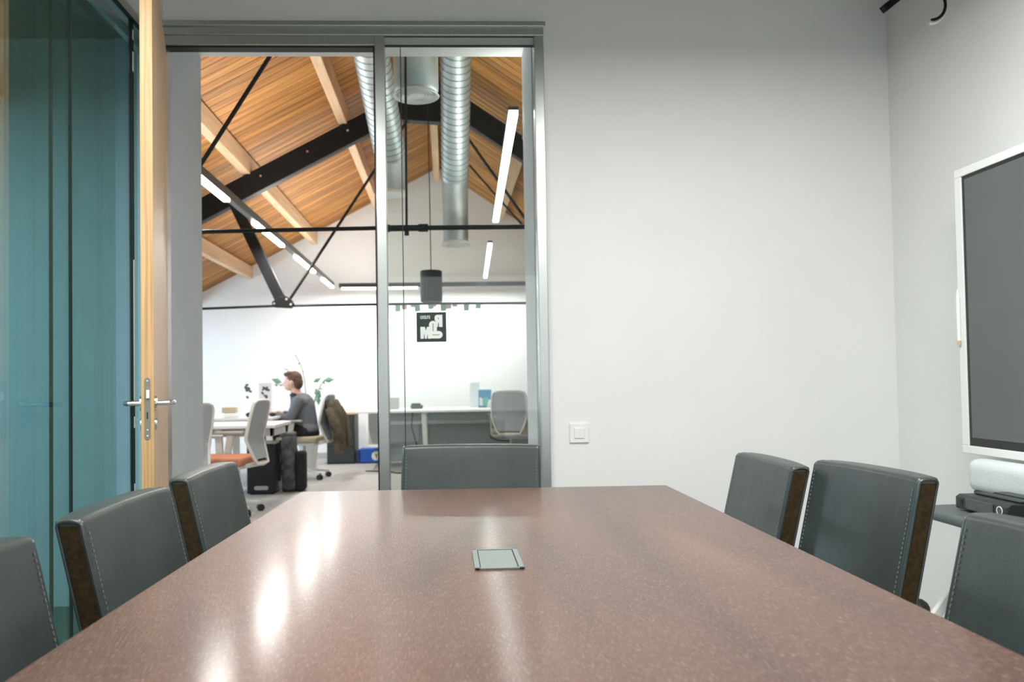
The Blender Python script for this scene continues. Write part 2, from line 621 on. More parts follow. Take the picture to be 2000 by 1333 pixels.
# black line between the ceiling and glazed wall, rail of the glazed wall
gl = sempty('window_1')
rail = M().box((GW - .10, REAR, 2.575), (GW - .075, BW, H)).box((GW - .008, REAR, 2.575), (GW + .012, BW, 2.615))
mk('top_rail', rail, ALUP, gl)
mk('upper_panel', M().box((GW - .074, REAR, 2.617), (GW + .004, BW, H)), WALL, gl)
mk('rail_gasket', M().box((GW + .001, REAR, 2.566), (GW + .014, BW, 2.575)), GASKET, gl)
mk('floor_rail', M().box((GW - .09, REAR, 0), (GW + .012, BW, .05)), ALUP, gl, bevel=.003)
ys = [REAR, -.4, 1.25, 2.82, 3.355]
for a, b in zip(ys[:-1], ys[1:]):
    mk('glass_pane', M().box((GW - .004, a + .0022, .05), (GW + .004, b - .0014, 2.57)), TEAL, gl)
    mk('glass_pane', M().box((GW - .068, a + .0022, .05), (GW - .060, b - .0014, 2.57)), TEAL, gl)
for b in ys[1:-1]:
    mk('pane_joint', M().box((GW - .006, b - .0014, .05), (GW + .0055, b + .0014, 2.57)), GASKET, gl)
    mk('pane_joint', M().box((GW - .070, b - .0014, .05), (GW - .058, b + .0014, 2.57)), GASKET, gl)
mk('glass_pane', M().box((GW - .004, 3.362, .05), (GW + .004, BW - .004, 2.57)), TEAL, gl)
mk('seal_strip', M().box((GW - .006, 3.352, .05), (GW + .010, 3.364, 2.57)), GASKET, gl, label='black vertical seal between the last glass panes')
for z0, z1 in ((1.02, 1.60), (.93, .975), (2.36, 2.44), (2.49, 2.53), (.66, .71)):  # broken pale strips laid on the black seal
    mk('pale_strip', M().box((GW + .010, 3.352, z0), (GW + .0125, 3.3625, z1)), WHITEM, gl, label='pale strip on the black seal')

# room next door seen through the glass
nr = M().box((-5.3, 4.22, 0), (GW - .12, 4.255, H)).box((-5.4, REAR, 0), (-5.3, 4.255, H)).box((-5.3, REAR - .1, 0), (GW - .12, REAR, H))
struct(mk('wall_left', nr, NEXT))
struct(mk('trim_2', M().box((-5.3, REAR, 2.85), (GW - .13, 4.215, 2.95)), NEXTD))
struct(mk('trim_3', M().box((-5.3, REAR, .001), (GW - .13, 4.215, .012)), NEXTF))
o = mk('pendant_light', M().box((-3.6, 4.05, 2.54), (-2.17, 4.17, 2.62)), BLACK, bevel=.004)
for x_ in (-2.4, -3.3):
    mk('suspension_wire', M().tube([(x_, 4.11, 2.62), (x_, 4.11, 2.85)], .004, 6), BLACK, o)
tag(o, 'black linear pendant hanging in the dim room behind the teal glass', 'lamp')

# ------------------------------------------------------------------ aluminium frame of door opening and side light
fr = sempty('door_1')
FY0, FY1 = BW - .030, BW + .055
mk('frame_head', M().box((GW + .005, FY0, 2.655), (.462, FY1, 2.708)).box((GW + .005, FY0 - .012, 2.692), (.470, FY0, 2.716)), ALU, fr, bevel=.003)
mk('door_head', M().box((GW + .005, FY0 + .004, 2.612), (-.300, FY1, 2.655)), ALU, fr, bevel=.002)
mk('mullion', M().box((-.301, FY0, 0), (-.257, FY1, 2.655)), ALU, fr, bevel=.003)
mk('frame_jamb', M().box((.419, FY0, 0), (.462, FY1, 2.655)), ALU, fr, bevel=.003)
mk('frame_jamb', M().box((GW + .008, FY0 + .03, 0), (-1.232, FY1, 2.655)), ALU, fr, bevel=.002)
mk('gasket', M().box((-.309, FY0 + .02, 0), (-.3012, FY1 - .01, 2.609)).box((GW + .02, FY0 + .02, 2.606), (-.301, FY1 - .01, 2.6115)), GASKET, fr, label='black rubber door seal')
wn = sempty('window_2')
mk('glass_pane', M().box((-.2565, BW + .006, .05), (.4185, BW + .014, 2.648)), GLASS, wn)
mk('top_bead', M().box((-.2565, BW - .012, 2.618), (.4185, BW + .005, 2.652)), ALUP, wn)
mk('bead_gasket', M().box((-.2565, BW - .013, 2.613), (.4185, BW + .004, 2.6175)).box((-.2565, BW - .014, 2.6525), (.4185, BW + .004, 2.6545)), GASKET, wn)
mk('sill_rail', M().box((-.2565, BW - .012, 0), (.4185, BW + .03, .05)), ALU, wn)
mk('pane_joint', M().box((-.189, BW + .004, .05), (-.1855, BW + .016, 2.613)), GASKET, wn, label='thin dark joint in the glass')

# logo sticker on the side light (mirrored, seen from behind)
LX, LZ, LS = -.131, 1.273, .134
YS = BW + .0055
lg = mk('logo_sticker', M().box((LX, YS - .0010, LZ), (LX + LS, YS, LZ + LS)), STICK)
tag(lg, 'black square logo sticker with white mirrored letters on the glass', 'sticker')


def pill(x0, z0, x1, z1, horiz=False, n=10):
    r = (z1 - z0) / 2 if horiz else (x1 - x0) / 2
    pts = []
    if horiz:
        cx0, cx1, cz = x0 + r, x1 - r, (z0 + z1) / 2
        for k in range(n + 1):
            a = -PI / 2 + PI * k / n
            pts.append((cx1 + r * math.cos(a), cz + r * math.sin(a)))
        for k in range(n + 1):
            a = PI / 2 + PI * k / n
            pts.append((cx0 + r * math.cos(a), cz + r * math.sin(a)))
    else:
        cz0, cz1, cx = z0 + r, z1 - r, (x0 + x1) / 2
        for k in range(n + 1):
            a = PI * k / n
            pts.append((cx + r * math.cos(a), cz1 + r * math.sin(a)))
        for k in range(n + 1):
            a = PI + PI * k / n
            pts.append((cx + r * math.cos(a), cz0 + r * math.sin(a)))
    return pts


def lp(px, py):
    """sticker coordinates 0..1, y down"""
    return (LX + px * LS, LZ + (1 - py) * LS)


def lpoly(pts, d=.0016):
    return M().prism([lp(*p) for p in pts], YS - d, YS - .0008)


def lpill(x0, y0, x1, y1, horiz, d=.0016):
    a = lp(x0, y1)
    b = lp(x1, y0)
    return M().prism(pill(a[0], a[1], b[0], b[1], horiz), YS - d, YS - .0008)


# letters: M lower left, upright O, lying O, mirrored R upper right
mk('letter', lpoly([(.13, .49), (.28, .49), (.315, .62), (.35, .49), (.50, .49), (.50, .89), (.38, .89), (.365, .72), (.345, .89), (.275, .89), (.25, .70), (.235, .89), (.13, .89)]), STICKW, lg)
lo = mk('letter', lpill(.42, .29, .68, .74, False, .0019), STICKW, lg)
mk('counter', lpoly([(.545, .38), (.565, .38), (.565, .64), (.545, .64)], .0026), STICK, lo)
lo = mk('letter', lpill(.44, .635, .87, .885, True, .0022), STICKW, lg)
mk('counter', lpoly([(.53, .752), (.77, .752), (.77, .77), (.53, .77)], .0026), STICK, lo)
rr = lpoly([(.87, .09), (.87, .50), (.755, .50), (.745, .36), (.72, .36), (.72, .50), (.60, .50), (.61, .36), (.64, .31), (.61, .25), (.61, .16), (.64, .11), (.70, .09)], .0025)
lo = mk('letter', rr, STICKW, lg)
mk('counter', lpoly([(.725, .18), (.745, .18), (.745, .24), (.725, .24)], .0029), STICK, lo)
# small lettering upper left (mirrored)
fc = bpy.data.curves.new('small_lettering', 'FONT')
fc.body = 'STUDIO'
fc.size = .0165
fc.extrude = .0003
fc.offset = .0004
fc.align_x = 'LEFT'
ft = bpy.data.objects.new('small_lettering', fc)
C.objects.link(ft)
bpy.context.view_layer.update()
dg = bpy.context.evaluated_depsgraph_get()
tm = bpy.data.meshes.new_from_object(ft.evaluated_get(dg))
bpy.data.objects.remove(ft)
tw = max(v.co.x for v in tm.vertices)
x1 = lp(.46, 0)[0]
sx = .33 * LS / tw
th = max(v.co.y for v in tm.vertices)
for v in tm.vertices:
    x, y, z = v.co
    v.co = (x1 - x * sx, YS - .0013 + z, lp(0, .215)[1] + y * (.10 * LS / th))
tm.materials.append(STICKW)
to = bpy.data.objects.new('small_lettering', tm)
C.objects.link(to)
to.parent = lg

# ------------------------------------------------------------------ open door leaf
hx, hy = -1.222, 3.70
fx, fy = -.990, 2.855
d = Vector((fx - hx, fy - hy, 0))
DL = d.length
ang = math.atan2(d.y, d.x)
dr = root('door', (hx, hy, 0), 'open oak veneered door leaf standing edge on at the glazed wall', 'door', ang)
# local x runs from hinge to free edge, the leaf lies on local -y side (left side in the room)
mk('leaf', M().box((0, -.040, .01), (DL - .004, 0, 2.596)), OAKF, dr, bevel=.001)
mk('edge_band', M().box((DL - .0038, -.0402, .01), (DL, .0002, 2.596)), OAK, dr, bevel=.0008, label='oak lipping on the free edge')
lk = M().prism([(-.020 + .0095 * math.cos(a), 1.115 + .0095 * math.sin(a)) for a in [PI * k / 8 for k in range(9)]] +
               [(-.020 + .0095 * math.cos(a), .925 + .0095 * math.sin(a)) for a in [PI + PI * k / 8 for k in range(9)]], DL, DL + .002, axis='x')
lk_o = mk('lock_plate', lk, mat('lock_steel', (.27, .25, .20), rough=.5, metal=.5, var=.05), dr)
mk('latch', M().box((DL + .0005, -.0235, 1.055), (DL + .009, -.0135, 1.083)), WHITEM, lk_o, label='pale latch bolt')
mk('keeper_slot', M().box((DL + .0012, -.0225, .985), (DL + .0026, -.0185, 1.008)), RUBBER, lk_o)
for z in (1.113, .948, .928):
    mk('screw', M().ball((DL + .002, -.0205, z), (.002, .0028, .0028), 8), WHITEM, lk_o)
for sgn in (1, -1):
    y0 = 0 if sgn > 0 else -.040
    x = DL - .058
    hd = mk('handle', M().tube([(x, y0, 1.037), (x, y0 + sgn * .045, 1.037), (x - .012, y0 + sgn * .055, 1.037), (x - .115, y0 + sgn * .055, 1.037)], .009, 12),
            CHROME, dr, smooth=True)
    mk('rosette', M().tube([(x, y0, 1.037), (x, y0 + sgn * .008, 1.037)], .025, 20), CHROME, hd, smooth=True)
    mk('key_cover', M().tube([(x, y0, .965), (x, y0 + sgn * .006, .965)], .02, 20), CHROME, hd, smooth=True)
for z in (.25, 1.3, 2.35):
    mk('hinge', M().tube([(-.004, -.046, z - .05), (-.004, -.046, z + .05)], .008, 10), CHROME, dr, smooth=True)

# ------------------------------------------------------------------ things on the back wall and ceiling of the room
sw = mk('light_switch', rbox(.086, .009, .086, .002), WHITEM)
sw.location = (.594, BW - .005, .852)
tag(sw, 'white square light switch on the white wall right of the glass', 'switch')
k = mk('rocker', rbox(.046, .008, .046, .002), WHITEM, sw, label=None)
k.location = (0, -.0055, 0)

br = mk('projector_bracket', M().beam((1.885, 3.42, 2.652), (2.05, 3.42, 2.78), .03, .034, up=(0, 1, 0)).beam((1.945, 3.42, 2.69), (1.945, 3.42, 2.99), .03, .03, up=(0, 1, 0)), BLACK, bevel=.003)
tag(br, 'black steel bracket coming down from ceiling in the right corner', 'bracket')
arc = [(1.962 + .058 * math.cos(a), 3.2, 2.574 + .062 * math.sin(a)) for a in [-PI / 2 - .05 + PI * 1.1 * kk / 20 for kk in range(21)]]
rg = mk('ceiling_spotlight', M().tube(arc, [.004] + [.006] * 19 + [.004], 10), BLACK, smooth=True)
tag(rg, 'round ceiling spotlight with black curved rim and white collar near the right wall', 'lamp')
arc2 = [(1.962 + .066 * math.cos(a), 3.212, 2.572 + .071 * math.sin(a)) for a in [-PI / 2 - .05 + PI * 1.1 * kk / 20 for kk in range(21)]]
mk('collar', M().tube(arc2, .0055, 10), WHITEM, rg, smooth=True, label='white outer collar')
mk('stem', M().tube([(1.96, 3.2, 2.63), (1.96, 3.2, 2.99)], .010, 10), WHITEM, rg, smooth=True)
# luminaire above the table (just above the picture)
lm = root('pendant_luminaire', (.97, 1.45, 2.62), 'long slim white luminaire hanging over the right hand chairs', 'lamp')
mk('housing', M().box((-.16, -1.03, .003), (.16, 1.03, .05)), WHITEM, lm, bevel=.004)
for sy_ in (-.9, .9):
    mk('cable', M().tube([(0, sy_, .05), (0, sy_, .38)], .002, 6), CHROME, lm)
dup(lm, (-.72, 1.45, 2.62), 0, 'long slim white luminaire hanging over the left hand chairs')

# ================================================================== MEETING TABLE
tb = root('conference_table', (.1, 1.0, 0), 'long dark reddish brown wooden table with a glossy grained top', 'table')
TT = .75


def edge(side, y):
    # nearly straight on the right, gently bowed on the left (boat-shaped top)
    if side > 0:
        return .704
    return -.468 - .066 * (1 - max(0, min(1, (y - .9) / 1.8)) ** 1.4) + (.02 * max(0, .9 - y))


pts = []
NY = 24
Y0, Y1 = -.75, 2.68
for i in range(NY + 1):
    y = Y0 + (Y1 - Y0) * i / NY
    pts.append((edge(1, y) - .1, y - 1.0 - (.02 if i == NY else 0)))
for i in range(NY, -1, -1):
    y = Y0 + (Y1 - Y0) * i / NY
    pts.append((edge(-1, y) - .1, y - 1.0 + (.012 if i == NY else 0)))
# opening for the hatch
hx0, hx1, hy0, hy1 = .047 - .1, .139 - .1, 1.532 - 1.0, 1.706 - 1.0
mk('tabletop', M().prism(pts, TT - .035, TT, axis='z'), TABLE, tb, bevel=.003)
mk('pedestal', rbox(.5, .16, TT - .09, .01), TBASE, tb).location = (0, .95, (TT - .09) / 2 + .02)
mk('pedestal', rbox(.5, .16, TT - .09, .01), TBASE, tb).location = (0, -1.15, (TT - .09) / 2 + .02)
mk('stretcher', M().box((-.05, -1.07, .45), (.05, .87, .55)), TBASE, tb)
hb = mk('cable_hatch', M().box((hx0, hy0, TT), (hx1, hy0 + .006, TT + .0035)).box((hx0, hy1 - .006, TT), (hx1, hy1, TT + .0035))
        .box((hx0, hy0, TT), (hx0 + .010, hy1, TT + .0035)).box((hx1 - .010, hy0, TT), (hx1, hy1, TT + .0035)), HATCH, tb, bevel=.0008,
        label='grey metal cable hatch set in the tabletop')
mk('hatch_gap', M().box((hx0 + .010, hy0 + .006, TT + .0002), (hx1 - .010, hy1 - .006, TT + .0006)), GASKET, hb)
mk('hatch_lid', M().box((hx0 + .0115, hy0 + .008, TT + .0006), (hx1 - .012, hy1 - .012, TT + .003)), HATCH, hb, bevel=.0006)

# ================================================================== LEATHER CHAIRS
REC = math.tan(math.radians(13))
CWD, CH, CT, BZ = .455, .45, .052, .41      # back width, back height, thickness, where it starts


def deform(x, y, z):
    """local slab coordinates (z 0..CH above BZ, y 0 front) to chair coordinates"""
    q = 1 - abs(2 * x / CWD) ** 2.6
    yy = -.20 + y - REC * z - .008 * q
    return Vector((x, yy, BZ + z + .004 * q * max(0, z / CH)))


def make_chair():
    t = root('leather_chair', (0, 0, 0), 'x', 'chair')
    bm = rbox(CWD, CT, CH, .011, 4, (14, 1, 10))
    for v in bm.verts:
        x, y, z = v.co
        puff = .004 * (1 - (2 * x / CWD) ** 4) * (1 if y > 0 else -1)
        v.co = deform(x, y - CT / 2 + puff, z + CH / 2)
    mk('backrest', bm, LEATHER, t, smooth=True, angle=60)
    for s in (-1, 1):
        g = M()
        n = 8
        vs, fs = [], []
        for i in range(n + 1):
            z = .012 + (CH - .024) * i / n
            for (yy, xx) in ((-.009, .0015), (-CT + .009, .0015), (-CT + .009, -.004), (-.009, -.004)):
                p = deform(s * CWD / 2, yy, z)
                vs.append((p.x + s * xx, p.y, p.z))
        for i in range(n):
            for k_ in range(4):
                k2 = (k_ + 1) % 4
                fs.append((i * 4 + k_, i * 4 + k2, i * 4 + 4 + k2, i * 4 + 4 + k_))
        fs += [(0, 1, 2, 3), tuple(n * 4 + q for q in range(4))]
        g.add(vs, fs)
        mk('side_panel', g, GUSSET, t, label='dark brown fabric side panel')
        pth = []
        for i in range(13):
            z = .0 + (CH - .012) * i / 12
            pth.append(deform(s * (CWD / 2 - .0005), -.004, z))
        for kk in range(1, 8):
            a = PI * kk / 8
            pth.append(deform(s * (CWD / 2 - .0005), -CT / 2 + (CT / 2 - .004) * math.cos(a), CH - .012 + .009 * math.sin(a)))
        for i in range(12, -1, -1):
            z = .0 + (CH - .012) * i / 12
            pth.append(deform(s * (CWD / 2 - .0005), -CT + .004, z))
        mk('piping', M().tube(pth, .0034, 8), LEATHER, t, smooth=True)
        st = M()
        n = 40
        for i in range(n):
            z = .01 + (CH - .03) * i / n
            p0 = deform(s * (CWD / 2 - .013), .0022, z)
            p1 = deform(s * (CWD / 2 - .013), .0022, z + .0055)
            st.beam(p0, p1, .0016, .0018, up=(0, 1, 0))
        so = mk('stitching', st, THREAD, t)
        so['kind'] = 'stuff'
    bm = rbox(.43, .43, .075, .016, 3, (6, 6, 1))
    for v in bm.verts:
        q = (1 - (v.co.x / .215) ** 2) * (1 - (v.co.y / .215) ** 2)
        v.co.z += .012 * q if v.co.z > 0 else 0
    so = mk('seat', bm, LEATHER, t, smooth=True, angle=60)
    so.location = (0, .015, .415)
    for sx_ in (-1, 1):
        for y_ in (-.175, .20):
            lgm = M()
            x_ = sx_ * .19
            lgm.add([(x_ - .018, y_ - .018, .38), (x_ + .018, y_ - .018, .38), (x_ + .018, y_ + .018, .38), (x_ - .018, y_ + .018, .38),
                     (x_ - .013, y_ - .013 - (.03 if y_ < 0 else 0), 0), (x_ + .013, y_ - .013 - (.03 if y_ < 0 else 0), 0),
                     (x_ + .013, y_ + .013 - (.03 if y_ < 0 else 0), 0), (x_ - .013, y_ + .013 - (.03 if y_ < 0 else 0), 0)],
                    [(0, 1, 2, 3), (7, 6, 5, 4), (0, 4, 5, 1), (1, 5, 6, 2), (2, 6, 7, 3), (3, 7, 4, 0)])
            mk('leg', lgm, LEGW, t, bevel=.002)
    return t


def place(center, rz, sc=(1, 1, 1)):
    """root location so that the top front centre of the back is at (x, y)"""
    off = Matrix.Rotation(rz, 3, 'Z') @ Vector((0, (-.20 - REC * CH) * sc[1], 0))
    return (center[0] - off.x, center[1] - off.y, 0)


chair = make_chair()
spec = [
    ((-.652, 2.362), -1.586, (1, 1, 1), 'dark leather chair on the left side of the table nearest the doorway'),
    ((-.654, 1.755), -1.587, (1, 1, 1), 'dark leather chair in the middle of the left side of the table'),
    ((-.668, 1.147), -1.571, (1, 1, 1), 'dark leather chair at the lower left corner beside the teal glass'),
    ((.942, 2.461), 1.548, (1.02, 1, .985), 'dark leather chair on the right side of the table nearest the white back wall'),
    ((1.022, 2.017), 1.667, (.95, 1, 1.006), 'dark leather chair in the middle of right side turned slightly outward'),
    ((.878, 1.156), 1.571, (1, 1, 1), 'dark leather chair at the lower right in front of the grey shelf'),
    ((.080, 2.845), PI - .12, (1.035, 1, 1.015), 'dark leather chair at the far head of the table before the window'),
]
for i, (c, rz, sc, lab) in enumerate(spec):
    if i == 0:
        o = chair
        o.location = place(c, rz, sc)
        o.rotation_euler = (0, 0, rz)
        o['label'] = lab
        o['group'] = 'leather chairs round the conference table'
    else:
        o = dup(chair, place(c, rz, sc), rz, lab, 'leather chairs round the conference table')
    o.scale = sc

# ================================================================== DISPLAY ON ITS STAND
tv = root('interactive_display', (1.9, 2.98, 0), 'large dark wall screen in a white frame by the right wall', 'screen')
TW = 1.80
b = M().box((.0, -TW, .803), (.06, -.002, 1.845))
mk('housing', b, TVW, tv, bevel=.006, label='white housing')
fm = M()
for a_, b_ in (((-.008, -TW, .803), (.0, 0, .832)), ((-.008, -TW, 1.815), (.0, 0, 1.845)), ((-.008, -.038, .832), (.0, 0, 1.815)), ((-.008, -TW, .832), (.0, -TW + .035, 1.815))):
    fm.box(a_, b_)
mk('frame', fm, TVW, tv, bevel=.0025)
sc_ = mk('screen_border', M().box((-.003, -TW + .035, .832), (-.0008, -.038, 1.815)), BEZEL, tv)
mk('screen_panel', M().box((-.0045, -TW + .05, .862), (-.0032, -.055, 1.802)), SCREEN, sc_)
pn = M().tube([(1.885, 2.968, 1.215), (1.885, 2.968, 1.375)], .0065, 10).tube([(1.885, 2.968, 1.375), (1.885, 2.968, 1.405)], [.0065, .002], 10)
po = mk('stylus_pen', pn, TVW, smooth=True)
tag(po, 'white stylus clipped upright to the left frame of the screen', 'pen')
mk('pen_cap', M().tube([(1.885, 2.968, 1.198), (1.885, 2.968, 1.215)], .0068, 10), TAN, po, smooth=True, label='tan end cap')

bm = rbox(.085, .78, .115, .042, 6)
sb = mk('conference_speaker', bm, SPK, smooth=True, angle=70)
sb.location = (1.845, 2.44, .742)
tag(sb, 'pale grey cloth covered soundbar mounted below the screen', 'speaker')
k = mk('base_seam', rbox(.08, .70, .012, .005, 2), DEVB, sb)
k.location = (.0, 0, -.055)
k = mk('mount', M().box((.02, -.1, -.04), (.052, .1, .11)), WHITEM, sb)

st = root('display_trolley', (1.98, 2.1, 0), 'grey steel trolley with a shelf carrying the screen', 'stand')
bm = rbox(.56, 1.30, .034, .0165, 5)
for v in bm.verts:      # rounded plan corners
    pass
shp = []
cxs, cys, rr_ = .28, .62, .10
for (sx_, sy_, a0) in ((1, 1, 0), (-1, 1, PI / 2), (-1, -1, PI), (1, -1, 3 * PI / 2)):
    for kk in range(9):
        a = a0 + PI / 2 * kk / 8
        shp.append((-.17 + sx_ * (cxs - rr_) + rr_ * math.cos(a), -.03 + sy_ * (cys - rr_) + rr_ * math.sin(a)))
bm.free()
mk('shelf', M().prism(shp, .630, .664, axis='z'), SHELF, st, bevel=.014, seg=4)
for y_ in (-.5, .5):
    mk('post', M().box((.0, y_ - .03, .06), (.05, y_ + .03, 1.7)), GREYP, st, bevel=.004)
    mk('foot', M().beam((.05, y_, .06), (-.52, y_, .06), .05, .04), GREYP, st, bevel=.004)
mk('brace', M().beam((-.0, .62, .10), (-.02, .15, .62), .035, .03), GREYP, st, bevel=.004)
mk('brace', M().beam((-.52, .62, .09), (-.10, .62, .625), .03, .02, up=(0, 1, 0)), WHITEM, st, bevel=.003, label='pale slanting strut')
mk('crossbar', M().box((.0, -.5, .09), (.05, .5, .14)), GREYP, st, bevel=.004)
for y_ in (-.5, .5):
    for x_ in (.04, -.5):
        mk('caster', M().tube([(x_, y_ - .014, .033), (x_, y_ + .014, .033)], .033, 16), RUBBER, st, smooth=True)
# leaning leg with round black foot close to the corner
mk('outrigger', M().beam((0.0, .50, .10), (-.085, 1.20, .125), .05, .035), LEGW, st, bevel=.004)
mk('knob', M().ball((-.09, 1.2, .145), (.045, .045, .042), 14), RUBBER, st, smooth=True, label='round black end knob')

# black device on the shelf
dv = root('video_computer', (1.63, 2.30, .664), 'flat black computer box with round button on the grey shelf', 'computer', 0)
prof = [(-.0, .012), (.012, .004), (.24, .004), (.24, .042), (.02, .046), (.0, .040)]
mk('body', M().prism([(-.02, .006), (.15, .006), (.15, .050), (-.008, .050), (-.02, .042)], .035, .28), DEVB, dv, bevel=.003)
f = mk('front_band', M().box((-.0235, .098, .010), (-.0195, .225, .043)), DEVS, dv, bevel=.001, label='dark grey front strip')
mk('button_ring', M().lathe([(.0135, 0), (.0135, .0015), (.0105, .0015), (.0105, 0)], 24, Matrix.Translation((-.0205, .068, .028)) @ Matrix.Rotation(-PI / 2, 4, 'Y')), RING, dv, label='white ring round the button')
mk('button', M().tube([(-.02, .068, .028), (-.0225, .068, .028)], .0085, 16), DEVS, dv)
mk('port', M().box((-.0215, .243, .020), (-.019, .255, .036)), RUBBER, dv)
mk('top_rib', M().box((.03, .05, .0505), (.07, .26, .056)).box((.09, .05, .0505), (.14, .26, .055)), DEVB, dv, bevel=.002)

# ================================================================== OPEN OFFICE: ROOF
AX, AZ, SL, SRT = -.088, 4.206, .524, .68
ceil = sempty('ceiling_wood')
ceil.name = 'ceiling.001'
YA, YB = 4.29, 12.0
for side in (-1, 1):
    s = SL if side < 0 else SRT
    x_e = -5.25 if side < 0 else 4.0
    z_e = AZ - s * abs(x_e - AX)
    L = math.hypot(x_e - AX, z_e - AZ)
    a = math.atan2(z_e - AZ, x_e - AX)
    bw = .125
    n = int((YB - YA) / bw) + 1
    me = None
    for i in range(n):
        y0 = YA + i * bw
        if me is None:
            m = M()
            # local x along the slope from the ridge, z normal; chamfered lower edges give the v groove
            t = .020
            m.prism([(.005, .006), (.018, -.010), (bw - .018, -.010), (bw - .005, .006), (bw - .005, t), (.005, t)], .0, L, axis='x')
            o = mk('board', m, BOARD, ceil)
            me = o
        else:
            o = me.copy()
            C.objects.link(o)
        o.location = (AX, y0, AZ)
        if side > 0:
            o.rotation_euler = (0, -a, 0)
        else:
            o.rotation_euler = (0, -a, 0)
    nrm = Vector((-(z_e - AZ), 0, x_e - AX)).normalized()
    if nrm.z < 0:
        nrm = -nrm
    off = nrm * .024
    dk = M().add([(AX + off.x * 0, YA, AZ + off.z), (x_e, YA, z_e + off.z), (x_e, YB, z_e + off.z), (AX, YB, AZ + off.z),
                  (AX, YA, AZ + off.z + .1), (x_e, YA, z_e + off.z + .1), (x_e, YB, z_e + off.z + .1), (AX, YB, AZ + off.z + .1)],
                 [(0, 1, 2, 3), (4, 5, 6, 7), (0, 1, 5, 4), (1, 2, 6, 5), (2, 3, 7, 6), (3, 0, 4, 7)])
    mk('light_block_slab', dk, BACKING, ceil)  # dark slab added behind the boards to block light


def roofz(x):
    return AZ - (SL if x < AX else SRT) * abs(x - AX)


for x in (-4.6, -3.70, -2.78, -1.86, -.95, -.10, .80, 1.72, 2.6):
    # three lengths butted over the trusses
    z = roofz(x) - (.012 if abs(x + .1) < .05 else .0)
    for y0, y1 in ((YA, 6.05), (6.056, 7.9), (7.906, 11.93)):
        hh = .17
        wd = .085
        zt = z - wd / 2 * (SL if x < AX else SRT) - .012
        mk('purlin', M().box((x - wd / 2, y0, zt - hh), (x + wd / 2, y1, zt)), PURLIN, ceil, bevel=.004)

# office walls
ow = M()
ow.prism([(-5.25, 0), (4.0, 0), (4.0, roofz(4.0) + .1), (AX, AZ + .12), (-5.25, roofz(-5.25) + .1)], 12.0, 12.12)
struct(mk('wall_far', ow, OWALL))
struct(mk('wall_left.001', M().box((-5.37, 4.29, 0), (-5.25, 12, 1.8)), OWALL))
struct(mk('wall_right.001', M().box((4.0, 4.29, 0), (4.12, 12, 1.8)), OWALL))
struct(mk('baseboard_far', M().box((-5.2, 11.985, 0), (3.9, 12.0, .09)), GREYP))


# trusses
def truss(Y, label, tie_z, nx, full=True):
    t = root('roof_truss', (0, 0, 0), label, 'truss')
    off = .32
    zt = lambda x: roofz(x) - off
    for xe in (-4.9, 3.7):
        mk('top_chord', M().beam((AX, Y, zt(AX)), (xe, Y, zt(xe)), .20, .10, up=(0, 1, 0)), BLACK, t, bevel=.004)
    mk('apex_plate', M().prism([(AX - .30, zt(AX) - .30), (AX + .30, zt(AX) - .34), (AX + .3, zt(AX) - .12), (AX, zt(AX) + .08), (AX - .3, zt(AX) - .08)], Y - .055, Y + .055), BLACK, t)
    return t


NX, NZ = -1.523, 1.835
t = truss(7.9, 'black steel roof truss deep in the office above the desks', 1.82, NX)
# strut: flat tapering H profile from chord to node
mk('strut', M().beam((-1.99, 7.9, 2.83), (-1.56, 7.9, 1.90), .10, .075, up=(0, 1, 0)), BLACK, t, bevel=.004)
mk('node_plate', M().prism([(-1.62, 1.815), (-1.46, 1.805), (-1.425, 1.84), (-1.45, 1.885), (-1.49, 1.915), (-1.56, 1.91), (-1.63, 1.86)], 7.85, 7.95), BLACK, t, bevel=.006)
for bx, bz in ((-1.605, 1.845), (-1.49, 1.885), (-1.45, 1.835)):
    mk('bolt', M().tube([(bx, 7.85, bz), (bx, 7.842, bz)], .012, 8), CHROME, t)
mk('tie_rod', M().tube([(-4.8, 7.9, 1.74), (-1.6, 7.9, 1.828), (-.1, 7.9, 1.832), (1.6, 7.9, 1.82), (3.5, 7.9, 1.76)], .012, 8), BLACKROD, t, smooth=True)
mk('diagonal_rod', M().tube([(-1.475, 7.9, 1.88), (AX - .1, 7.9, 3.82)], .014, 8), BLACKROD, t, smooth=True)
mk('diagonal_rod', M().tube([(1.30, 7.9, 1.88), (AX + .1, 7.9, 3.75)], .014, 8), BLACKROD, t, smooth=True)
mk('strut', M().beam((1.80, 7.9, 2.62), (1.36, 7.9, 1.86), .10, .075, up=(0, 1, 0)), BLACK, t, bevel=.004)
for x in (-1.72, -1.28, -.90):
    mk('bolt', M().tube([(x, 7.846, roofz(x) - .30), (x, 7.838, roofz(x) - .30)], .011, 8), CHROME, t)

t = truss(4.34, 'black steel tie rods just outside the meeting room', 1.9, NX)
mk('tie_rod', M().tube([(-4.6, 4.34, 1.86), (-1.6, 4.34, 1.885), (-.32, 4.34, 1.902)], .011, 8), BLACKROD, t, smooth=True)
mk('tie_rod', M().tube([(-.32, 4.34, 1.900), (3.6, 4.34, 1.915)], .013, 8), BLACKROD, t, smooth=True)
mk('coupler', M().tube([(-.315, 4.34, 1.900), (-.285, 4.34, 1.900)], .020, 12).tube([(-.29, 4.34, 1.900), (-.105, 4.34, 1.901)], .0165, 12).tube([(-.135, 4.34, 1.901), (-.085, 4.34, 1.901)], .021, 12), BLACK, t, smooth=True)
mk('hanger_rod', M().tube([(-.197, 4.34, 1.87), (-.185, 4.34, 3.75)], .0065, 8), BLACKROD, t, smooth=True)
mk('hanger_nut', M().tube([(-.197, 4.34, 1.862), (-.197, 4.34, 1.89)], .012, 8), BLACK, t)
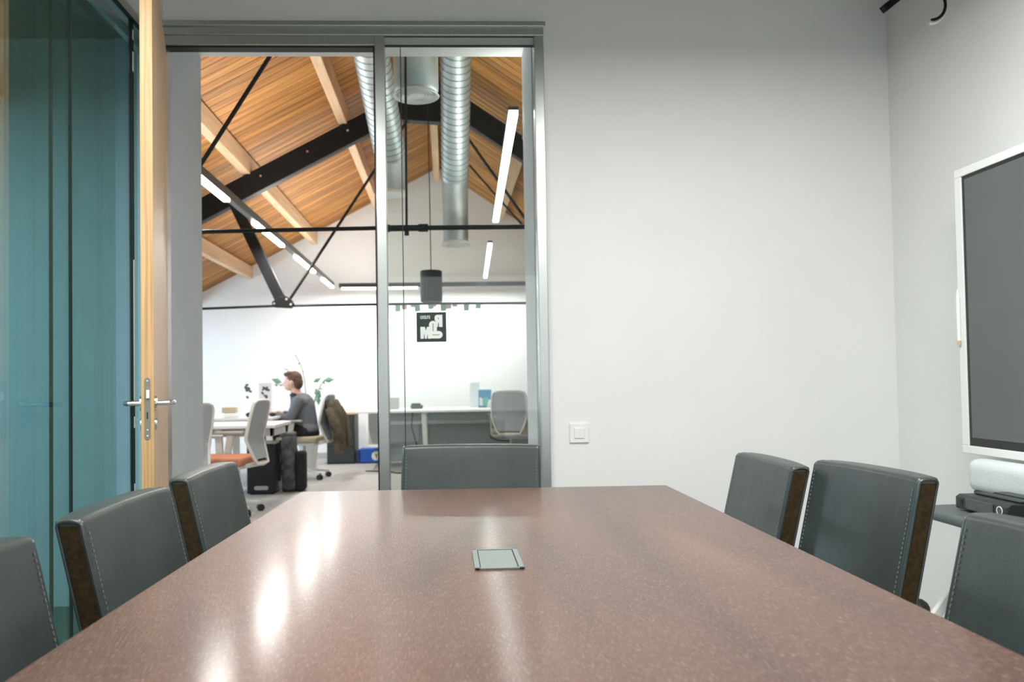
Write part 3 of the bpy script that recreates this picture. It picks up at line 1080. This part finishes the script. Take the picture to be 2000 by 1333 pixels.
mk('diagonal_rod', M().tube([(-1.50, 4.34, 1.885), (-1.234, 4.34, 2.280), (-.896, 4.34, 2.815), (-.3, 4.34, 3.73)], .012, 8), BLACKROD, t, smooth=True)
mk('diagonal_rod', M().tube([(.37, 4.34, 3.0), (.86, 4.34, 1.92)], .010, 8), BLACKROD, t, smooth=True)
t = root('tie_rod_diagonal', (0, 0, 0), 'thin dark rod running down behind the right light tube', 'rod')
mk('rod', M().tube([(.18, 6.6, 3.35), (.62, 7.6, 2.42)], .009, 8).v and M().tube([(.24, 7.6, 3.08), (.86, 7.6, 2.36)], .010, 8), BLACKROD, t, smooth=True)

# small paper tags hanging under the far tie rod
tx = [(-.452, 0), (-.39, 1), (-.305, 0), (-.268, 0), (-.14, 0), (-.11, 1), (-.02, 0), (.03, 1), (.09, 0), (.20, 0), (.315, 0)]
TAGL = ['pale green tag leftmost of the row under the far tie rod', 'pinkish tag second from the left under the far tie rod', 'pale green tag third from the left under far tie rod',
        'pale green tag fourth from the left under far tie rod', 'pale green tag left of the pinkish one beneath the black pendant', 'pinkish tag directly beneath the black pendant lamp',
        'pale green tag at the lower right corner of the black pendant', 'pinkish tag just right of the black pendant lamp', 'pale green tag third from the right end of the row',
        'pale green tag second from the right end of the row', 'pale green tag rightmost of the row under the tie rod']
for i, (x, kx) in enumerate(tx):
    zz = 1.824
    o = mk('paper_tag', M().box((-.026, -.001, -.062 + .02 * (i % 3)), (.026, .001, .0)), TAGP if kx else TAGG)
    o.location = (x, 7.885, zz - .004)
    o.rotation_euler = (0, random.uniform(-.1, .1), random.uniform(-.3, .3))
    tag(o, TAGL[i], 'tag', 'small paper tags under the tie rod')


# ------------------------------------------------------------------ luminaires
def row(name, x0, y0, x1, y1, z, segs, label, wd=.05, ht=.06):
    r = root(name, (0, 0, 0), label, 'lamp')
    mk('housing', M().beam((x0, y0, z + ht / 2 + .012), (x1, y1, z + ht / 2 + .012), wd, ht), PROFILE, r, bevel=.003)
    for a, b in segs:
        fa, fb = ((a - y0) / (y1 - y0), (b - y0) / (y1 - y0)) if abs(y1 - y0) > .1 else (a, b)
        pa = (x0 + (x1 - x0) * fa, y0 + (y1 - y0) * fa, z)
        pb = (x0 + (x1 - x0) * fb, y0 + (y1 - y0) * fb, z)
        mk('diffuser', M().beam(pa, pb, wd * .86, .024), LED, r)
    return r


row('linear_lamp', -1.535, 4.75, -1.545, 11.45, 2.40, [(4.8, 5.92), (6.76, 7.93), (8.62, 9.83), (10.5, 11.42)], 'long dark linear lamp with bright tubes running above the left desks')
row('linear_lamp', .372, 4.305, .455, 7.28, 2.50, [(4.305, 7.28)], 'bright white linear lamp close behind the glass on the right', wd=.056, ht=.02)
row('linear_lamp', .470, 8.5, .555, 11.4, 2.50, [(8.55, 11.3)], 'farther bright linear lamp in line below the near right tube', wd=.05, ht=.02)
row('linear_lamp', -1.46, 11.48, 2.4, 11.48, 2.385, [(.01, .28)], 'dark crosswise linear lamp running along the far white wall', wd=.05)

# pendant cylinder
pd = root('pendant_lamp', (-.10, 6.0, 0), 'black cylindrical pendant lamp hanging on a thin wire behind the glass', 'lamp')
mk('shade', M().lathe([(.074, 1.670), (.079, 1.670), (.079, 1.888), (.072, 1.894), (.02, 1.895), (.02, 1.88)], 32), BLACK, pd, smooth=True)
mk('wire', M().tube([(0, 0, 1.89), (-.01, 0, roofz(-.1) - .18)], .004, 6), BLACKROD, pd)


# ducts
def duct(name, p0, p1, r, pz, label, box=None):
    """inclined spiral duct from p0 to p1, then a straight drop to height pz with a round diffuser"""
    t = root(name, (0, 0, 0), label, 'duct')
    p0, p1 = Vector(p0), Vector(p1)
    dd = p1 - p0
    n = int(dd.length / .024)
    path, rs = [], []
    for i in range(n + 1):
        path.append(p0 + dd * i / n)
        rs.append(r + (.0042 if i % 4 == 0 else 0))
    mk('spiral_pipe', M().tube([p0, p1], r, 40), GALV, t, smooth=True, angle=70)
    dn = dd.normalized()
    sa = dn.cross(Vector((0, 0, 1))).normalized()
    sb_ = sa.cross(dn)
    turns = dd.length / .062
    nn = int(turns * 20)
    hel = [p0 + dd * (i / nn) + (sa * math.cos(2 * PI * i / 20) + sb_ * math.sin(2 * PI * i / 20)) * r for i in range(nn + 1)]
    mk('spiral_seam', M().tube(hel, .0045, 5), SEAM, t, smooth=True, label='darker spiral seam')
    drop = [p1 + Vector((0, 0, .0)), p1 + Vector((0, .02, -.10)), Vector((p1.x, p1.y + .03, pz + .05)), Vector((p1.x, p1.y + .03, pz))]
    mk('drop_pipe', M().tube(drop, [r, r * .97, r * .93, r * .93], 32), GALV, t, smooth=True, angle=60, label='smooth pipe end')
    T = Matrix.Translation((p1.x, p1.y + .03, pz))
    dif = mk('diffuser', M().lathe([(r * .93, .0), (r * 1.06, -.012), (r * 1.1, -.03), (r * 1.0, -.035), (r * .5, -.02), (.02, -.02)], 32, T), WHITEM, t, smooth=True, label='white round diffuser')
    return t


duct('ventilation_duct', (-.585, 5.1, 4.0), (-.44, 6.95, 2.98), .132, 2.70, 'silver spiral air duct coming down left of the narrow glass mullion')
duct('ventilation_duct', (.115, 5.9, 4.0), (.104, 7.5, 2.93), .122, 2.36, 'silver spiral air duct running down the middle of glass pane')
t = root('ventilation_duct', (-.145, 4.6, 0), 'short shiny air duct with a large round white diffuser behind glass top', 'duct')
mk('drop_pipe', M().lathe([(.115, 2.705), (.125, 2.72), (.125, 2.95), (.128, 2.952), (.128, 2.96), (.125, 2.962), (.125, 3.35)], 32), GALV, t, smooth=True)
dif = mk('diffuser', M().lathe([(.115, 2.706), (.122, 2.698), (.129, 2.688), (.126, 2.683), (.108, 2.694), (.108, 2.699)], 40), WHITEM, t, smooth=True, label='white ring diffuser')
for rr_ in (.093, .076, .059):
    mk('ring_louvre', M().lathe([(rr_ - .007, 2.700), (rr_, 2.688), (rr_ + .003, 2.688), (rr_ - .003, 2.702)], 32), WHITEM, dif, smooth=True)
mk('centre_disc', M().lathe([(.045, 2.696), (.045, 2.688), (.01, 2.687)], 24), WHITEM, dif, smooth=True)

# ================================================================== OFFICE FURNITURE


def desk(name, x0, x1, y0, y1, label, legs, z=.73, rail=True, cat='desk', modesty=None):
    t = root(name, ((x0 + x1) / 2, (y0 + y1) / 2, 0), label, cat)
    X, Y = (x1 - x0) / 2, (y1 - y0) / 2
    mk('desktop', M().box((-X, -Y, z - .028), (X, Y, z)), DESKW, t, bevel=.004)
    if rail:
        mk('rail', M().box((-X + .05, -Y + .08, z - .105), (X - .03, -Y + .13, z - .03)).box((-X + .05, Y - .13, z - .105), (X - .03, Y - .08, z - .03)).box((X - .06, -Y + .08, z - .105), (X - .03, Y - .08, z - .03)), DESKG, t, bevel=.003, label='grey under-desk rail')
    for lx in legs:
        for ly in (-Y + .08, Y - .08):
            mk('leg', M().beam((lx - (x0 + x1) / 2, ly, z - .03), (lx - (x0 + x1) / 2 + (.03 if ly < 0 else 0), ly, .0), .06, .06, up=(0, 1, 0)), WHITEM, t, bevel=.006)
    if modesty:
        mk('panel', M().box((-X + .03, Y - .03, modesty[0]), (X - .03, Y - .01, modesty[1])), DESKG, t)
    return t


desk('office_desk', -3.3, -1.52, 7.40, 8.18, 'white desk with items on it behind the mesh chair in the doorway', (-3.2, -2.03))
desk('office_desk', -3.5, -1.86, 8.95, 10.5, 'white desk the seated person is working at', (-3.4, -1.92))
dk = desk('long_desk', -1.12, 2.6, 10.35, 11.35, 'long white desk running along the far wall behind the glass', (-.29, 1.5, 2.4), rail=False)
mk('cable_tray', M().box((-1.6, .25, .52), (1.8, .31, .56)), DESKW, dk, label='white cable tray')
mk('back_panel', M().box((-1.8, .40, .25), (1.84, .42, .70)), DESKG, dk)
# low grey bench under the desk
lb = mk('storage_bench', M().box((-.9, 11.45, 0), (2.6, 11.9, .33)), DESKG, bevel=.01)
tag(lb, 'low grey storage bench beneath the long wall desk', 'bench')


def screenstand(name, px, py_, z, wd, ht, label, motif):
    t = root(name, (px, py_, z), label, 'photo')
    mk('print', M().box((-wd / 2, 0, 0), (wd / 2, .008, ht), None), PAPER if motif == 3 else PAPERG, t)
    rnd = random.Random(motif)
    for kx in range(9):
        cx_, cz_ = rnd.uniform(-wd * .22, wd * .28), ht * rnd.uniform(.5, .88)
        mk('motif', M().ball((0, 0, 0), (wd * .16, .0025, ht * .035), 8, Matrix.Rotation(rnd.uniform(-1, 1), 4, 'Y')), INK, t).location = (cx_, -.001, cz_)
    return t


screenstand('photo_print', -2.35, 9.95, .73, .13, .40, 'tall white print with a dark leafy motif standing left on the desk', 3)
screenstand('photo_print', -2.15, 9.95, .73, .15, .37, 'grey white print with dark marks nearest the person on the desk', 5)
# things on the desk
bx = mk('cardboard_box', rbox(.15, .1, .06, .008), TAN)
bx.location = (-2.36, 9.15, .812)
tag(bx, 'small tan cardboard box on the white desk left', 'box')
bx2 = mk('paper_bag', rbox(.17, .12, .05, .02), PAPER)
bx2.location = (-2.34, 9.14, .747 + .008)
bx2.rotation_euler = (0, 0, .3)
tag(bx2, 'crumpled cream packet underneath the tan box on the desk', 'packet')
for (x, y, s_, lab) in ((-2.56, 9.1, (.045, .03, .035), 'small dark rounded speaker left of the tan box'), (-2.13, 9.1, (.05, .035, .028), 'dark computer mouse shaped thing right of the tan box'), (-1.93, 9.3, (.04, .06, .022), 'black mouse beside the hand of the person')):
    o = mk('desk_gadget', M().ball((0, 0, s_[2]), s_, 14), RUBBER, smooth=True)
    o.location = (x, y, .73)
    tag(o, lab, 'gadget')
    mk('foot_pad', M().tube([(0, 0, 0), (0, 0, .006)], s_[0] * .6, 12), GREYP, o)

# objects on the wall desk
o = mk('grey_box', rbox(.125, .12, .15, .006), GREYP)
o.location = (-.690, 10.95, .806)
tag(o, 'grey cube box on the wall desk right of the mullion', 'box')
o = root('desk_phone', (-.395, 10.95, .731), 'dark flat device on the middle of the wall desk', 'device')
mk('body', rbox(.16, .12, .045, .01), CAB, o).location = (0, 0, .024)
mk('handset', M().cap((-.06, 0, .058), (.04, 0, .058), .014), RUBBER, o, smooth=True)
o = root('printed_box', (.505, 11.0, .731), 'blue and teal printed box standing on the wall desk', 'box')
mk('carton', M().box((-.085, -.025, 0), (.085, .025, .235)), BOOKB, o, bevel=.003)
mk('print_patch', M().prism([(-.05, .03), (.03, .02), (.055, .10), (.02, .15), (-.04, .11)], -.0275, -.0252), BOOKT, o)
mk('print_patch', M().prism([(-.075, .03), (-.03, .02), (-.035, .12), (-.07, .14)], -.0285, -.0276), PAPER, o)
mk('print_patch', M().prism([(.02, .0), (.082, .0), (.082, .10), (.05, .10)], -.0285, -.0276), PAPER, o)
o = mk('white_board', M().box((-.065, -.012, 0), (.065, .012, .33), Matrix.Rotation(-.05, 4, 'X')), PAPER, bevel=.002)
o.location = (.375, 11.15, .731)
tag(o, 'plain white panel leaning behind the blue printed box', 'panel')
o = mk('small_block', rbox(.09, .1, .14, .005), mat('dusty_pink_card', (.33, .27, .26), rough=.8))
o.location = (1.12, 11.0, .87)
tag(o, 'dusty pink box raised at the right end of the desk', 'box')
o = mk('box_riser', rbox(.24, .16, .068, .004), DESKW)
o.location = (1.14, 11.0, .765)
tag(o, 'white riser under the dusty pink box', 'riser')
# cables
o = mk('power_cable', M().tube([(-.45, 10.9, .70), (-.46, 10.8, .5), (-.40, 10.7, .3), (-.33, 10.6, .1), (-.30, 10.5, .012)], .007, 6), RUBBER, smooth=True)
tag(o, 'thin dark cable dropping from the wall desk to the floor', 'cable')
o = mk('power_cable', M().tube([(.62, 10.75, .46), (.56, 10.75, .42), (.56, 10.72, .35), (.66, 10.72, .31), (.82, 10.72, .30)], .008, 6), RUBBER, smooth=True)
mk('plug', M().cap((.60, 10.75, .43), (.63, 10.75, .48), .018), RUBBER, o, smooth=True)
tag(o, 'dark looping cable with a plug left of the right mesh chair', 'cable')
o = mk('floor_cable', M().tube([(-1.0, 10.2, .008), (-.72, 10.1, .008), (-.6, 9.9, .008), (-.35, 9.95, .008), (-.1, 10.3, .008)], .008, 6), RUBBER, smooth=True)
tag(o, 'black cable lying on the floor under the wall desk', 'cable')

# cabinet
cb = root('filing_cabinet', (-1.37, 11.2, 0), 'anthracite cabinet with a pale wooden top behind the seated person', 'cabinet')
mk('body', M().box((-.24, 0, 0), (.13, .5, .66)), CAB, cb, bevel=.004)
mk('top', M().box((-.26, -.02, .66), (.15, .52, .69)), LWOOD, cb, bevel=.003)
for z in (.02, .235, .45):
    dd = mk('drawer', M().box((-.23, -.012, z), (.12, .0, z + .205)), CAB, cb, bevel=.003)
    mk('drawer_pull', M().box((-.10, -.022, z + .17), (0, -.012, z + .18)), CAB, dd)
# blue crate
cr = root('blue_crate', (-1.03, 11.3, 0), 'bright blue crate with a white round emblem under the wall desk', 'crate')
mk('body', M().box((-.14, -.1, .01), (.22, .12, .20)), BLUE, cr, bevel=.01)
mk('end_panel', M().box((-.186, -.1, .01), (-.144, .12, .18)), BLUED, cr, bevel=.006)
em = mk('emblem', M().lathe([(.062, 0), (.062, .003), (.0, .003)], 28, Matrix.Translation((.075, -.101, .10)) @ Matrix.Rotation(PI / 2, 4, 'X')), CREAM, cr, label='white round emblem')
mk('emblem_mark', M().prism([(.055, .125), (.068, .125), (.077, .105), (.088, .125), (.10, .125), (.083, .097), (.083, .075), (.072, .075), (.072, .097)], -.1055, -.1042), BLUED, em)
# computer tower
pc = root('computer_tower', (-1.83, 8.30, 0), 'black computer tower on the floor behind the mesh chair', 'computer')
mk('case', M().box((-.15, 0, .01), (.12, .5, .50)), PCB, pc, bevel=.008)
mk('front_badge', M().prism(pill(-.08, .045, .06, .085, True), -.003, 0), CHROME, pc, label='silver badge near the bottom')
mk('front_panel', M().box((-.13, -.004, .11), (.10, 0, .48)), RUBBER, pc)
mk('foot', M().box((-.13, .03, 0), (-.09, .07, .01)), RUBBER, pc)
mk('foot', M().box((.06, .03, 0), (.10, .07, .01)), RUBBER, pc)
# backpack
bp_ = root('backpack', (-1.575, 8.55, 0), 'grey and black backpack standing on the floor beside the computer tower', 'bag')
bm = rbox(.15, .26, .56, .06, 5, (3, 3, 8))
for v in bm.verts:
    v.co.x += .012 * math.sin(v.co.z * 22) + .01 * math.sin(v.co.y * 30 + v.co.z * 15)
    v.co.x *= 1.0 - .35 * max(0, v.co.z)
mk('body', bm, BAG, bp_, smooth=True, angle=70).location = (-.03, 0, .285)
bm = rbox(.10, .20, .40, .04, 4)
mk('front_pocket', bm, BAGD, bp_, smooth=True, angle=70).location = (.085, -.02, .205)
mk('strap', M().tube([(-.10, -.10, .52), (-.115, -.14, .35), (-.11, -.13, .12)], .014, 8), BAGD, bp_, smooth=True)
mk('top_flap', rbox(.14, .2, .05, .02), BAG, bp_, smooth=True).location = (-.045, 0, .57)


# task chairs
def task_chair(seat_mat, arms=True):
    t = root('task_chair', (0, 0, 0), 'x', 'chair')
    # curved outline of the back; y(z) gives the kinked profile
    def by(z):
        if z > .62:
            return -.235 - (z - .62) * .22
        return -.235 - (.62 - z) * .40
    top, bot = .955, .43
    out = []
    half = [(.0, top), (.13, top - .003), (.185, top - .02), (.205, top - .06), (.218, .78), (.215, .64), (.17, .50), (.13, bot), (.0, bot - .01)]
    path = [Vector((x, by(z), z)) for x, z in half] + [Vector((-x, by(z), z)) for x, z in half[::-1][1:-1]]
    path.append(path[0])
    mk('back_frame', M().tube(path, .014, 10), FRAMEW, t, smooth=True)
    vs, fs = [], []
    rows_ = [(.945, .16), (.90, .20), (.78, .212), (.64, .208), (.55, .18), (.47, .15)]
    ms = M()
    for z, hw in rows_:
        for k_ in range(7):
            x = -hw + 2 * hw * k_ / 6
            vs.append((x, by(z) - .02 * (1 - (x / hw) ** 2), z))
    n = len(vs)
    vs += [(x, y - .004, z) for x, y, z in vs]
    for i in range(len(rows_) - 1):
        for k_ in range(6):
            a = i * 7 + k_
            fs.append((a, a + 1, a + 8, a + 7))
            fs.append((n + a, n + a + 7, n + a + 8, n + a + 1))
    ms.add(vs, fs)
    bk = mk('back_mesh', ms, MESHG, t, smooth=True, angle=80)
    mk('lumbar_support', M().box((-.19, by(.63) - .012, .60), (.19, by(.63) + .002, .67)), FRAMEW, t, bevel=.005)
    bm = rbox(.47, .46, .07, .03, 4, (4, 4, 1))
    s_ = mk('seat', bm, seat_mat, t, smooth=True, angle=70)
    s_.location = (0, .03, .455)
    mk('seat_pan', rbox(.42, .40, .03, .012), FRAMEW, t).location = (0, .02, .405)
    mk('back_bracket', M().beam((0, -.10, .39), (0, by(bot), bot), .16, .035), FRAMEW, t, bevel=.008)
    if arms:
        for s in (-1, 1):
            ar = mk('armrest', M().beam((s * .25, .10, .40), (s * .255, .06, .655), .03, .06, up=(0, 1, 0)).beam((s * .18, .09, .40), (s * .262, .09, .40), .05, .025), FRAMEW, t, bevel=.006)
            mk('arm_pad', rbox(.075, .25, .025, .011), GREYP, ar, smooth=True).location = (s * .255, .07, .668)
    mk('column', M().tube([(0, 0, .08), (0, 0, .26), (0, 0, .26), (0, 0, .40)], [.030, .030, .018, .018], 14), FRAMEW, t, smooth=True)
    bs = M()
    for k_ in range(5):
        a = 2 * PI * k_ / 5 + .3
        bs.beam((0, 0, .105), (.29 * math.cos(a), .29 * math.sin(a), .072), .045, .028)
    mk('base', bs, FRAMEW, t, bevel=.006)
    for k_ in range(5):
        a = 2 * PI * k_ / 5 + .3
        x, y = .285 * math.cos(a), .285 * math.sin(a)
        nx, ny = -math.sin(a), math.cos(a)
        mk('caster', M().tube([(x - nx * .024, y - ny * .024, .030), (x - nx * .006, y - ny * .006, .030)], .030, 14).tube([(x + nx * .006, y + ny * .006, .030), (x + nx * .024, y + ny * .024, .030)], .030, 14)
           .tube([(x, y, .03), (x, y, .075)], .009, 6), RUBBER, t, smooth=True)
    return t


tc1 = task_chair(SEATO)
tc1.location = (-1.865, 7.12, 0)
tc1.rotation_euler = (0, 0, math.radians(84))
tc1['label'] = 'pale grey mesh office chair with terracotta seat in the middle of the doorway'
tc1['group'] = 'mesh task chairs in the office'
c2 = dup(tc1, (-2.16, 6.45, 0), math.radians(62), 'pale mesh office chair cut off by the left edge of the doorway', 'mesh task chairs in the office')
c3 = dup(tc1, (-1.64, 9.62, 0), math.radians(82), 'pale mesh office chair the person in grey sits on', 'mesh task chairs in the office')
c4 = dup(tc1, (.80, 10.42, 0), math.radians(-8), 'pale mesh office chair seen from behind at the right end of wall desk', 'mesh task chairs in the office')
for cc in (c3, c4):
    for ch in cc.children:
        if ch.name.startswith('seat') and not ch.name.startswith('seat_pan'):
            ch.data = ch.data.copy()
            ch.data.materials[0] = SEATG

# jacket hung over the back of the person's chair
jk = root('jacket', (-1.40, 9.62, 0), 'olive brown jacket draped over the back of the occupied chair', 'jacket', math.radians(82))
vs, fs = [], []
NJ, NK = 12, 10
for i in range(NJ + 1):
    z = .90 - .62 * i / NJ
    for k_ in range(NK + 1):
        u = -1 + 2 * k_ / NK
        hw = .20 + .03 * math.sin(i * .5)
        y = -.06 - .10 * math.sin(min(1, i / 6) * PI / 2) + .025 * math.sin(k_ * 1.9 + i * .25) - .03 * (1 - u * u) + .0
        vs.append((hw * u, y, z))
n = len(vs)
vs += [(x, y - .012, z) for x, y, z in vs]
w_ = NK + 1
for i in range(NJ):
    for k_ in range(NK):
        a = i * w_ + k_
        fs += [(a, a + 1, a + w_ + 1, a + w_), (n + a, n + a + w_, n + a + w_ + 1, n + a + 1)]
for i in range(NJ):
    a, b_ = i * w_, i * w_ + NK
    fs += [(a, a + w_, n + a + w_, n + a), (b_, n + b_, n + b_ + w_, b_ + w_)]
for k_ in range(NK):
    a, b_ = k_, NJ * w_ + k_
    fs += [(a, n + a, n + a + 1, a + 1), (b_, b_ + 1, n + b_ + 1, n + b_)]
mk('body', M().add(vs, fs), JACKET, jk, smooth=True, angle=80)
mk('sleeve', M().tube([(.20, -.10, .80), (.23, -.17, .66), (.22, -.20, .48), (.20, -.19, .34)], [.05, .055, .05, .045], 10), JACKET, jk, smooth=True)
mk('sleeve', M().tube([(-.20, -.10, .80), (-.23, -.17, .66), (-.22, -.22, .56), (-.18, -.24, .50)], [.05, .055, .05, .045], 10), JACKET, jk, smooth=True)
mk('hood', M().ball((0, -.14, .60), (.12, .07, .10), 12), JACKET, jk, smooth=True)

# ------------------------------------------------------------------ the person
pr = root('person', (-1.60, 9.60, 0), 'young man with short brown hair in a grey sweater working at desk', 'person', math.radians(86))


def blob(name, m, material, parent, voxel, label=None, sm=3):
    o = mk(name, m, material, parent, smooth=True, angle=180)
    r = o.modifiers.new('remesh', 'REMESH')
    r.mode = 'VOXEL'
    r.voxel_size = voxel
    r.use_smooth_shade = True
    s = o.modifiers.new('smooth', 'SMOOTH')
    s.iterations = sm
    s.factor = .5
    if label:
        o['label'] = label
    return o


b = M()
b.ball((0, 0, .53), (.15, .12, .11), 16)                       # pelvis
b.cap((0, .01, .62), (0, .06, .84), .115, .13)                 # trunk
b.ball((0, .05, .86), (.165, .095, .10), 16)
b.cap((0, .085, .92), (0, .135, 1.02), .052, .048)             # neck
b.ball((0, .165, 1.115), (.073, .092, .105), 18)               # skull
b.ball((0, .20, 1.065), (.052, .06, .062), 14)                 # jaw
b.ball((0, .245, 1.038), (.022, .02, .018), 8)                 # chin
b.cap((0, .252, 1.12), (0, .272, 1.088), .009, .012, 8)        # nose
b.ball((0, .255, 1.058), (.022, .010, .010), 8)                # mouth
b.ball((.028, .243, 1.125), (.013, .010, .010), 8).ball((-.028, .243, 1.125), (.013, .010, .010), 8)
for s in (-1, 1):
    b.ball((s * .075, .155, 1.10), (.010, .020, .030), 8)      # ears
    b.cap((s * .175, .06, .90), (s * .215, .15, .68), .048, .040)
    b.cap((s * .215, .15, .68), (s * .14, .375, .755), .038, .026)
    b.ball((s * .13, .415, .757), (.036, .045, .014), 10)
    for q in range(4):                                         # fingers
        xf = s * (.13 + (q - 1.5) * .017)
        ln = (.058, .068, .064, .050)[q]
        b.cap((xf, .445, .757), (xf, .445 + ln * .55, .762), .0085, .008, 8)
        b.cap((xf, .445 + ln * .55, .762), (xf, .445 + ln, .748), .008, .007, 8)
    b.cap((s * .10, .40, .757), (s * .078, .44, .752), .011, .009, 8)
    b.cap((s * .085, .02, .53), (s * .10, .42, .53), .085, .060)
    b.cap((s * .10, .42, .53), (s * .11, .34, .12), .055, .036)
    b.cap((s * .11, .33, .06), (s * .115, .46, .04), .034, .028)
body = blob('body', b, SKIN, pr, .008)
c = M()
c.ball((0, .00, .56), (.165, .135, .11), 16)
c.cap((0, .01, .62), (0, .055, .84), .132, .145)
c.ball((0, .05, .87), (.185, .11, .095), 16)
for s in (-1, 1):
    c.cap((s * .172, .055, .895), (s * .222, .15, .68), .064, .054)
    c.cap((s * .222, .15, .68), (s * .165, .30, .735), .054, .040)
blob('sweater', c, SWEAT, pr, .010)
c = M()
c.cap((0, .10, .78), (0, .125, .93), .085, .07)
blob('scarf', c, TEE, pr, .010, 'blue-grey shirt front showing under the chin')
c = M().ball((0, .14, .955), (.075, .062, .035), 14)
blob('collar', c, RUBBER, pr, .009, 'dark collar round the neck')
c = M()
c.ball((0, .0, .52), (.165, .14, .10), 16)
for s in (-1, 1):
    c.cap((s * .088, .02, .53), (s * .10, .42, .53), .098, .074)
    c.cap((s * .10, .42, .53), (s * .11, .35, .16), .068, .052)
blob('trousers', c, TROUS, pr, .010)
c = M()
c.ball((0, .145, 1.145), (.082, .095, .092), 16)
c.ball((0, .105, 1.10), (.076, .062, .085), 14)
c.ball((.0, .225, 1.195), (.055, .045, .028), 10)
c.ball((.03, .195, 1.21), (.045, .05, .025), 10)
c.ball((-.03, .19, 1.205), (.045, .05, .025), 10)
blob('hair', c, HAIR, pr, .008, None, 2)
for s in (-1, 1):
    mk('shoe', rbox(.09, .25, .075, .03, 4), SHOE, pr, smooth=True).location = (s * .115, .42, .038)
# his laptop-like tablet edge and keyboard
kb = mk('keyboard', rbox(.40, .14, .018, .005), GREYP)
kb.location = (-2.06, 9.6, .740)
kb.rotation_euler = (0, 0, math.radians(88))
tag(kb, 'grey keyboard on the desk under the hands of the person', 'keyboard')

# ------------------------------------------------------------------ plant behind him
pl = root('potted_plant', (-1.78, 10.75, 0), 'green arching house plant in a pot behind the person', 'plant')
mk('pot', M().lathe([(.09, 0), (.13, .34), (.14, .36), (.12, .36), (.11, .33)], 24), POT, pl, smooth=True)
mk('soil', M().lathe([(.115, .32), (.115, .335), (.0, .335)], 20), INK, pl)
tips = [((-.05, 0, .9), (.02, 0, 1.2), (-.16, 0, 1.46)), ((-.05, 0, .8), (-.15, 0, 1.10), (-.42, 0, 1.08)), ((.05, 0, .8), (.12, 0, 1.05), (.22, .02, 1.13)),
        ((.03, 0, .75), (.10, 0, .95), (.15, -.02, 1.02)), ((0, 0, .8), (-.10, 0, 1.15), (-.28, 0, 1.28)), ((-.02, 0, .7), (-.06, -.02, .9), (-.22, 0, .98))]
sm_ = M()
lv = M()
for a, b_, c_ in tips:
    p = [Vector((0, 0, .33)), Vector(a), Vector(b_), Vector(c_)]
    pth = []
    for k_ in range(9):
        t_ = k_ / 8
        pth.append((1 - t_) ** 3 * p[0] + 3 * (1 - t_) ** 2 * t_ * p[1] + 3 * (1 - t_) * t_ * t_ * p[2] + t_ ** 3 * p[3])
    sm_.tube(pth, .0065, 6)
    for k_ in range(6, 9):
        for s in (-1,):
            o_ = pth[k_]
            dr_ = Vector((random.uniform(-1, 1), random.uniform(-.6, .6), random.uniform(-.9, .5))).normalized()
            L_ = random.uniform(.03, .06)
            sd = dr_.cross(Vector((0, 1, .2))).normalized() * L_ * .26
            up = Vector((0, -.006, .004))
            tip = o_ + dr_ * L_
            mid = o_ + dr_ * L_ * .5
            lv.add([o_, mid + sd, tip, mid - sd, mid + up], [(0, 1, 4), (1, 2, 4), (2, 3, 4), (3, 0, 4)])
mk('stem', sm_, STEM, pl, smooth=True)
fo = mk('foliage', lv, LEAF, pl)
fo['kind'] = 'stuff'
for (cx_, cz_, L_, a_) in ((.10, 1.03, .14, -1.3), (.16, .98, .13, -1.9), (.20, 1.12, .15, .1), (.07, 1.10, .12, .5), (-.32, 1.10, .15, 2.8), (.13, .93, .13, -1.5)):
    d_ = Vector((math.cos(a_), 0, math.sin(a_)))
    sd = Vector((-d_.z, 0, d_.x)) * L_ * .26
    o_ = Vector((cx_, -.02, cz_))
    m_ = M().add([o_, o_ + d_ * L_ * .45 + sd, o_ + d_ * L_, o_ + d_ * L_ * .45 - sd, o_ + d_ * L_ * .45 + Vector((0, -.02, 0)), o_ + d_ * L_ * .45 + Vector((0, .004, 0))],
                 [(0, 1, 4), (1, 2, 4), (2, 3, 4), (3, 0, 4), (0, 5, 1), (1, 5, 2), (2, 5, 3), (3, 5, 0)])
    mk('leaf', m_, LEAF, pl)
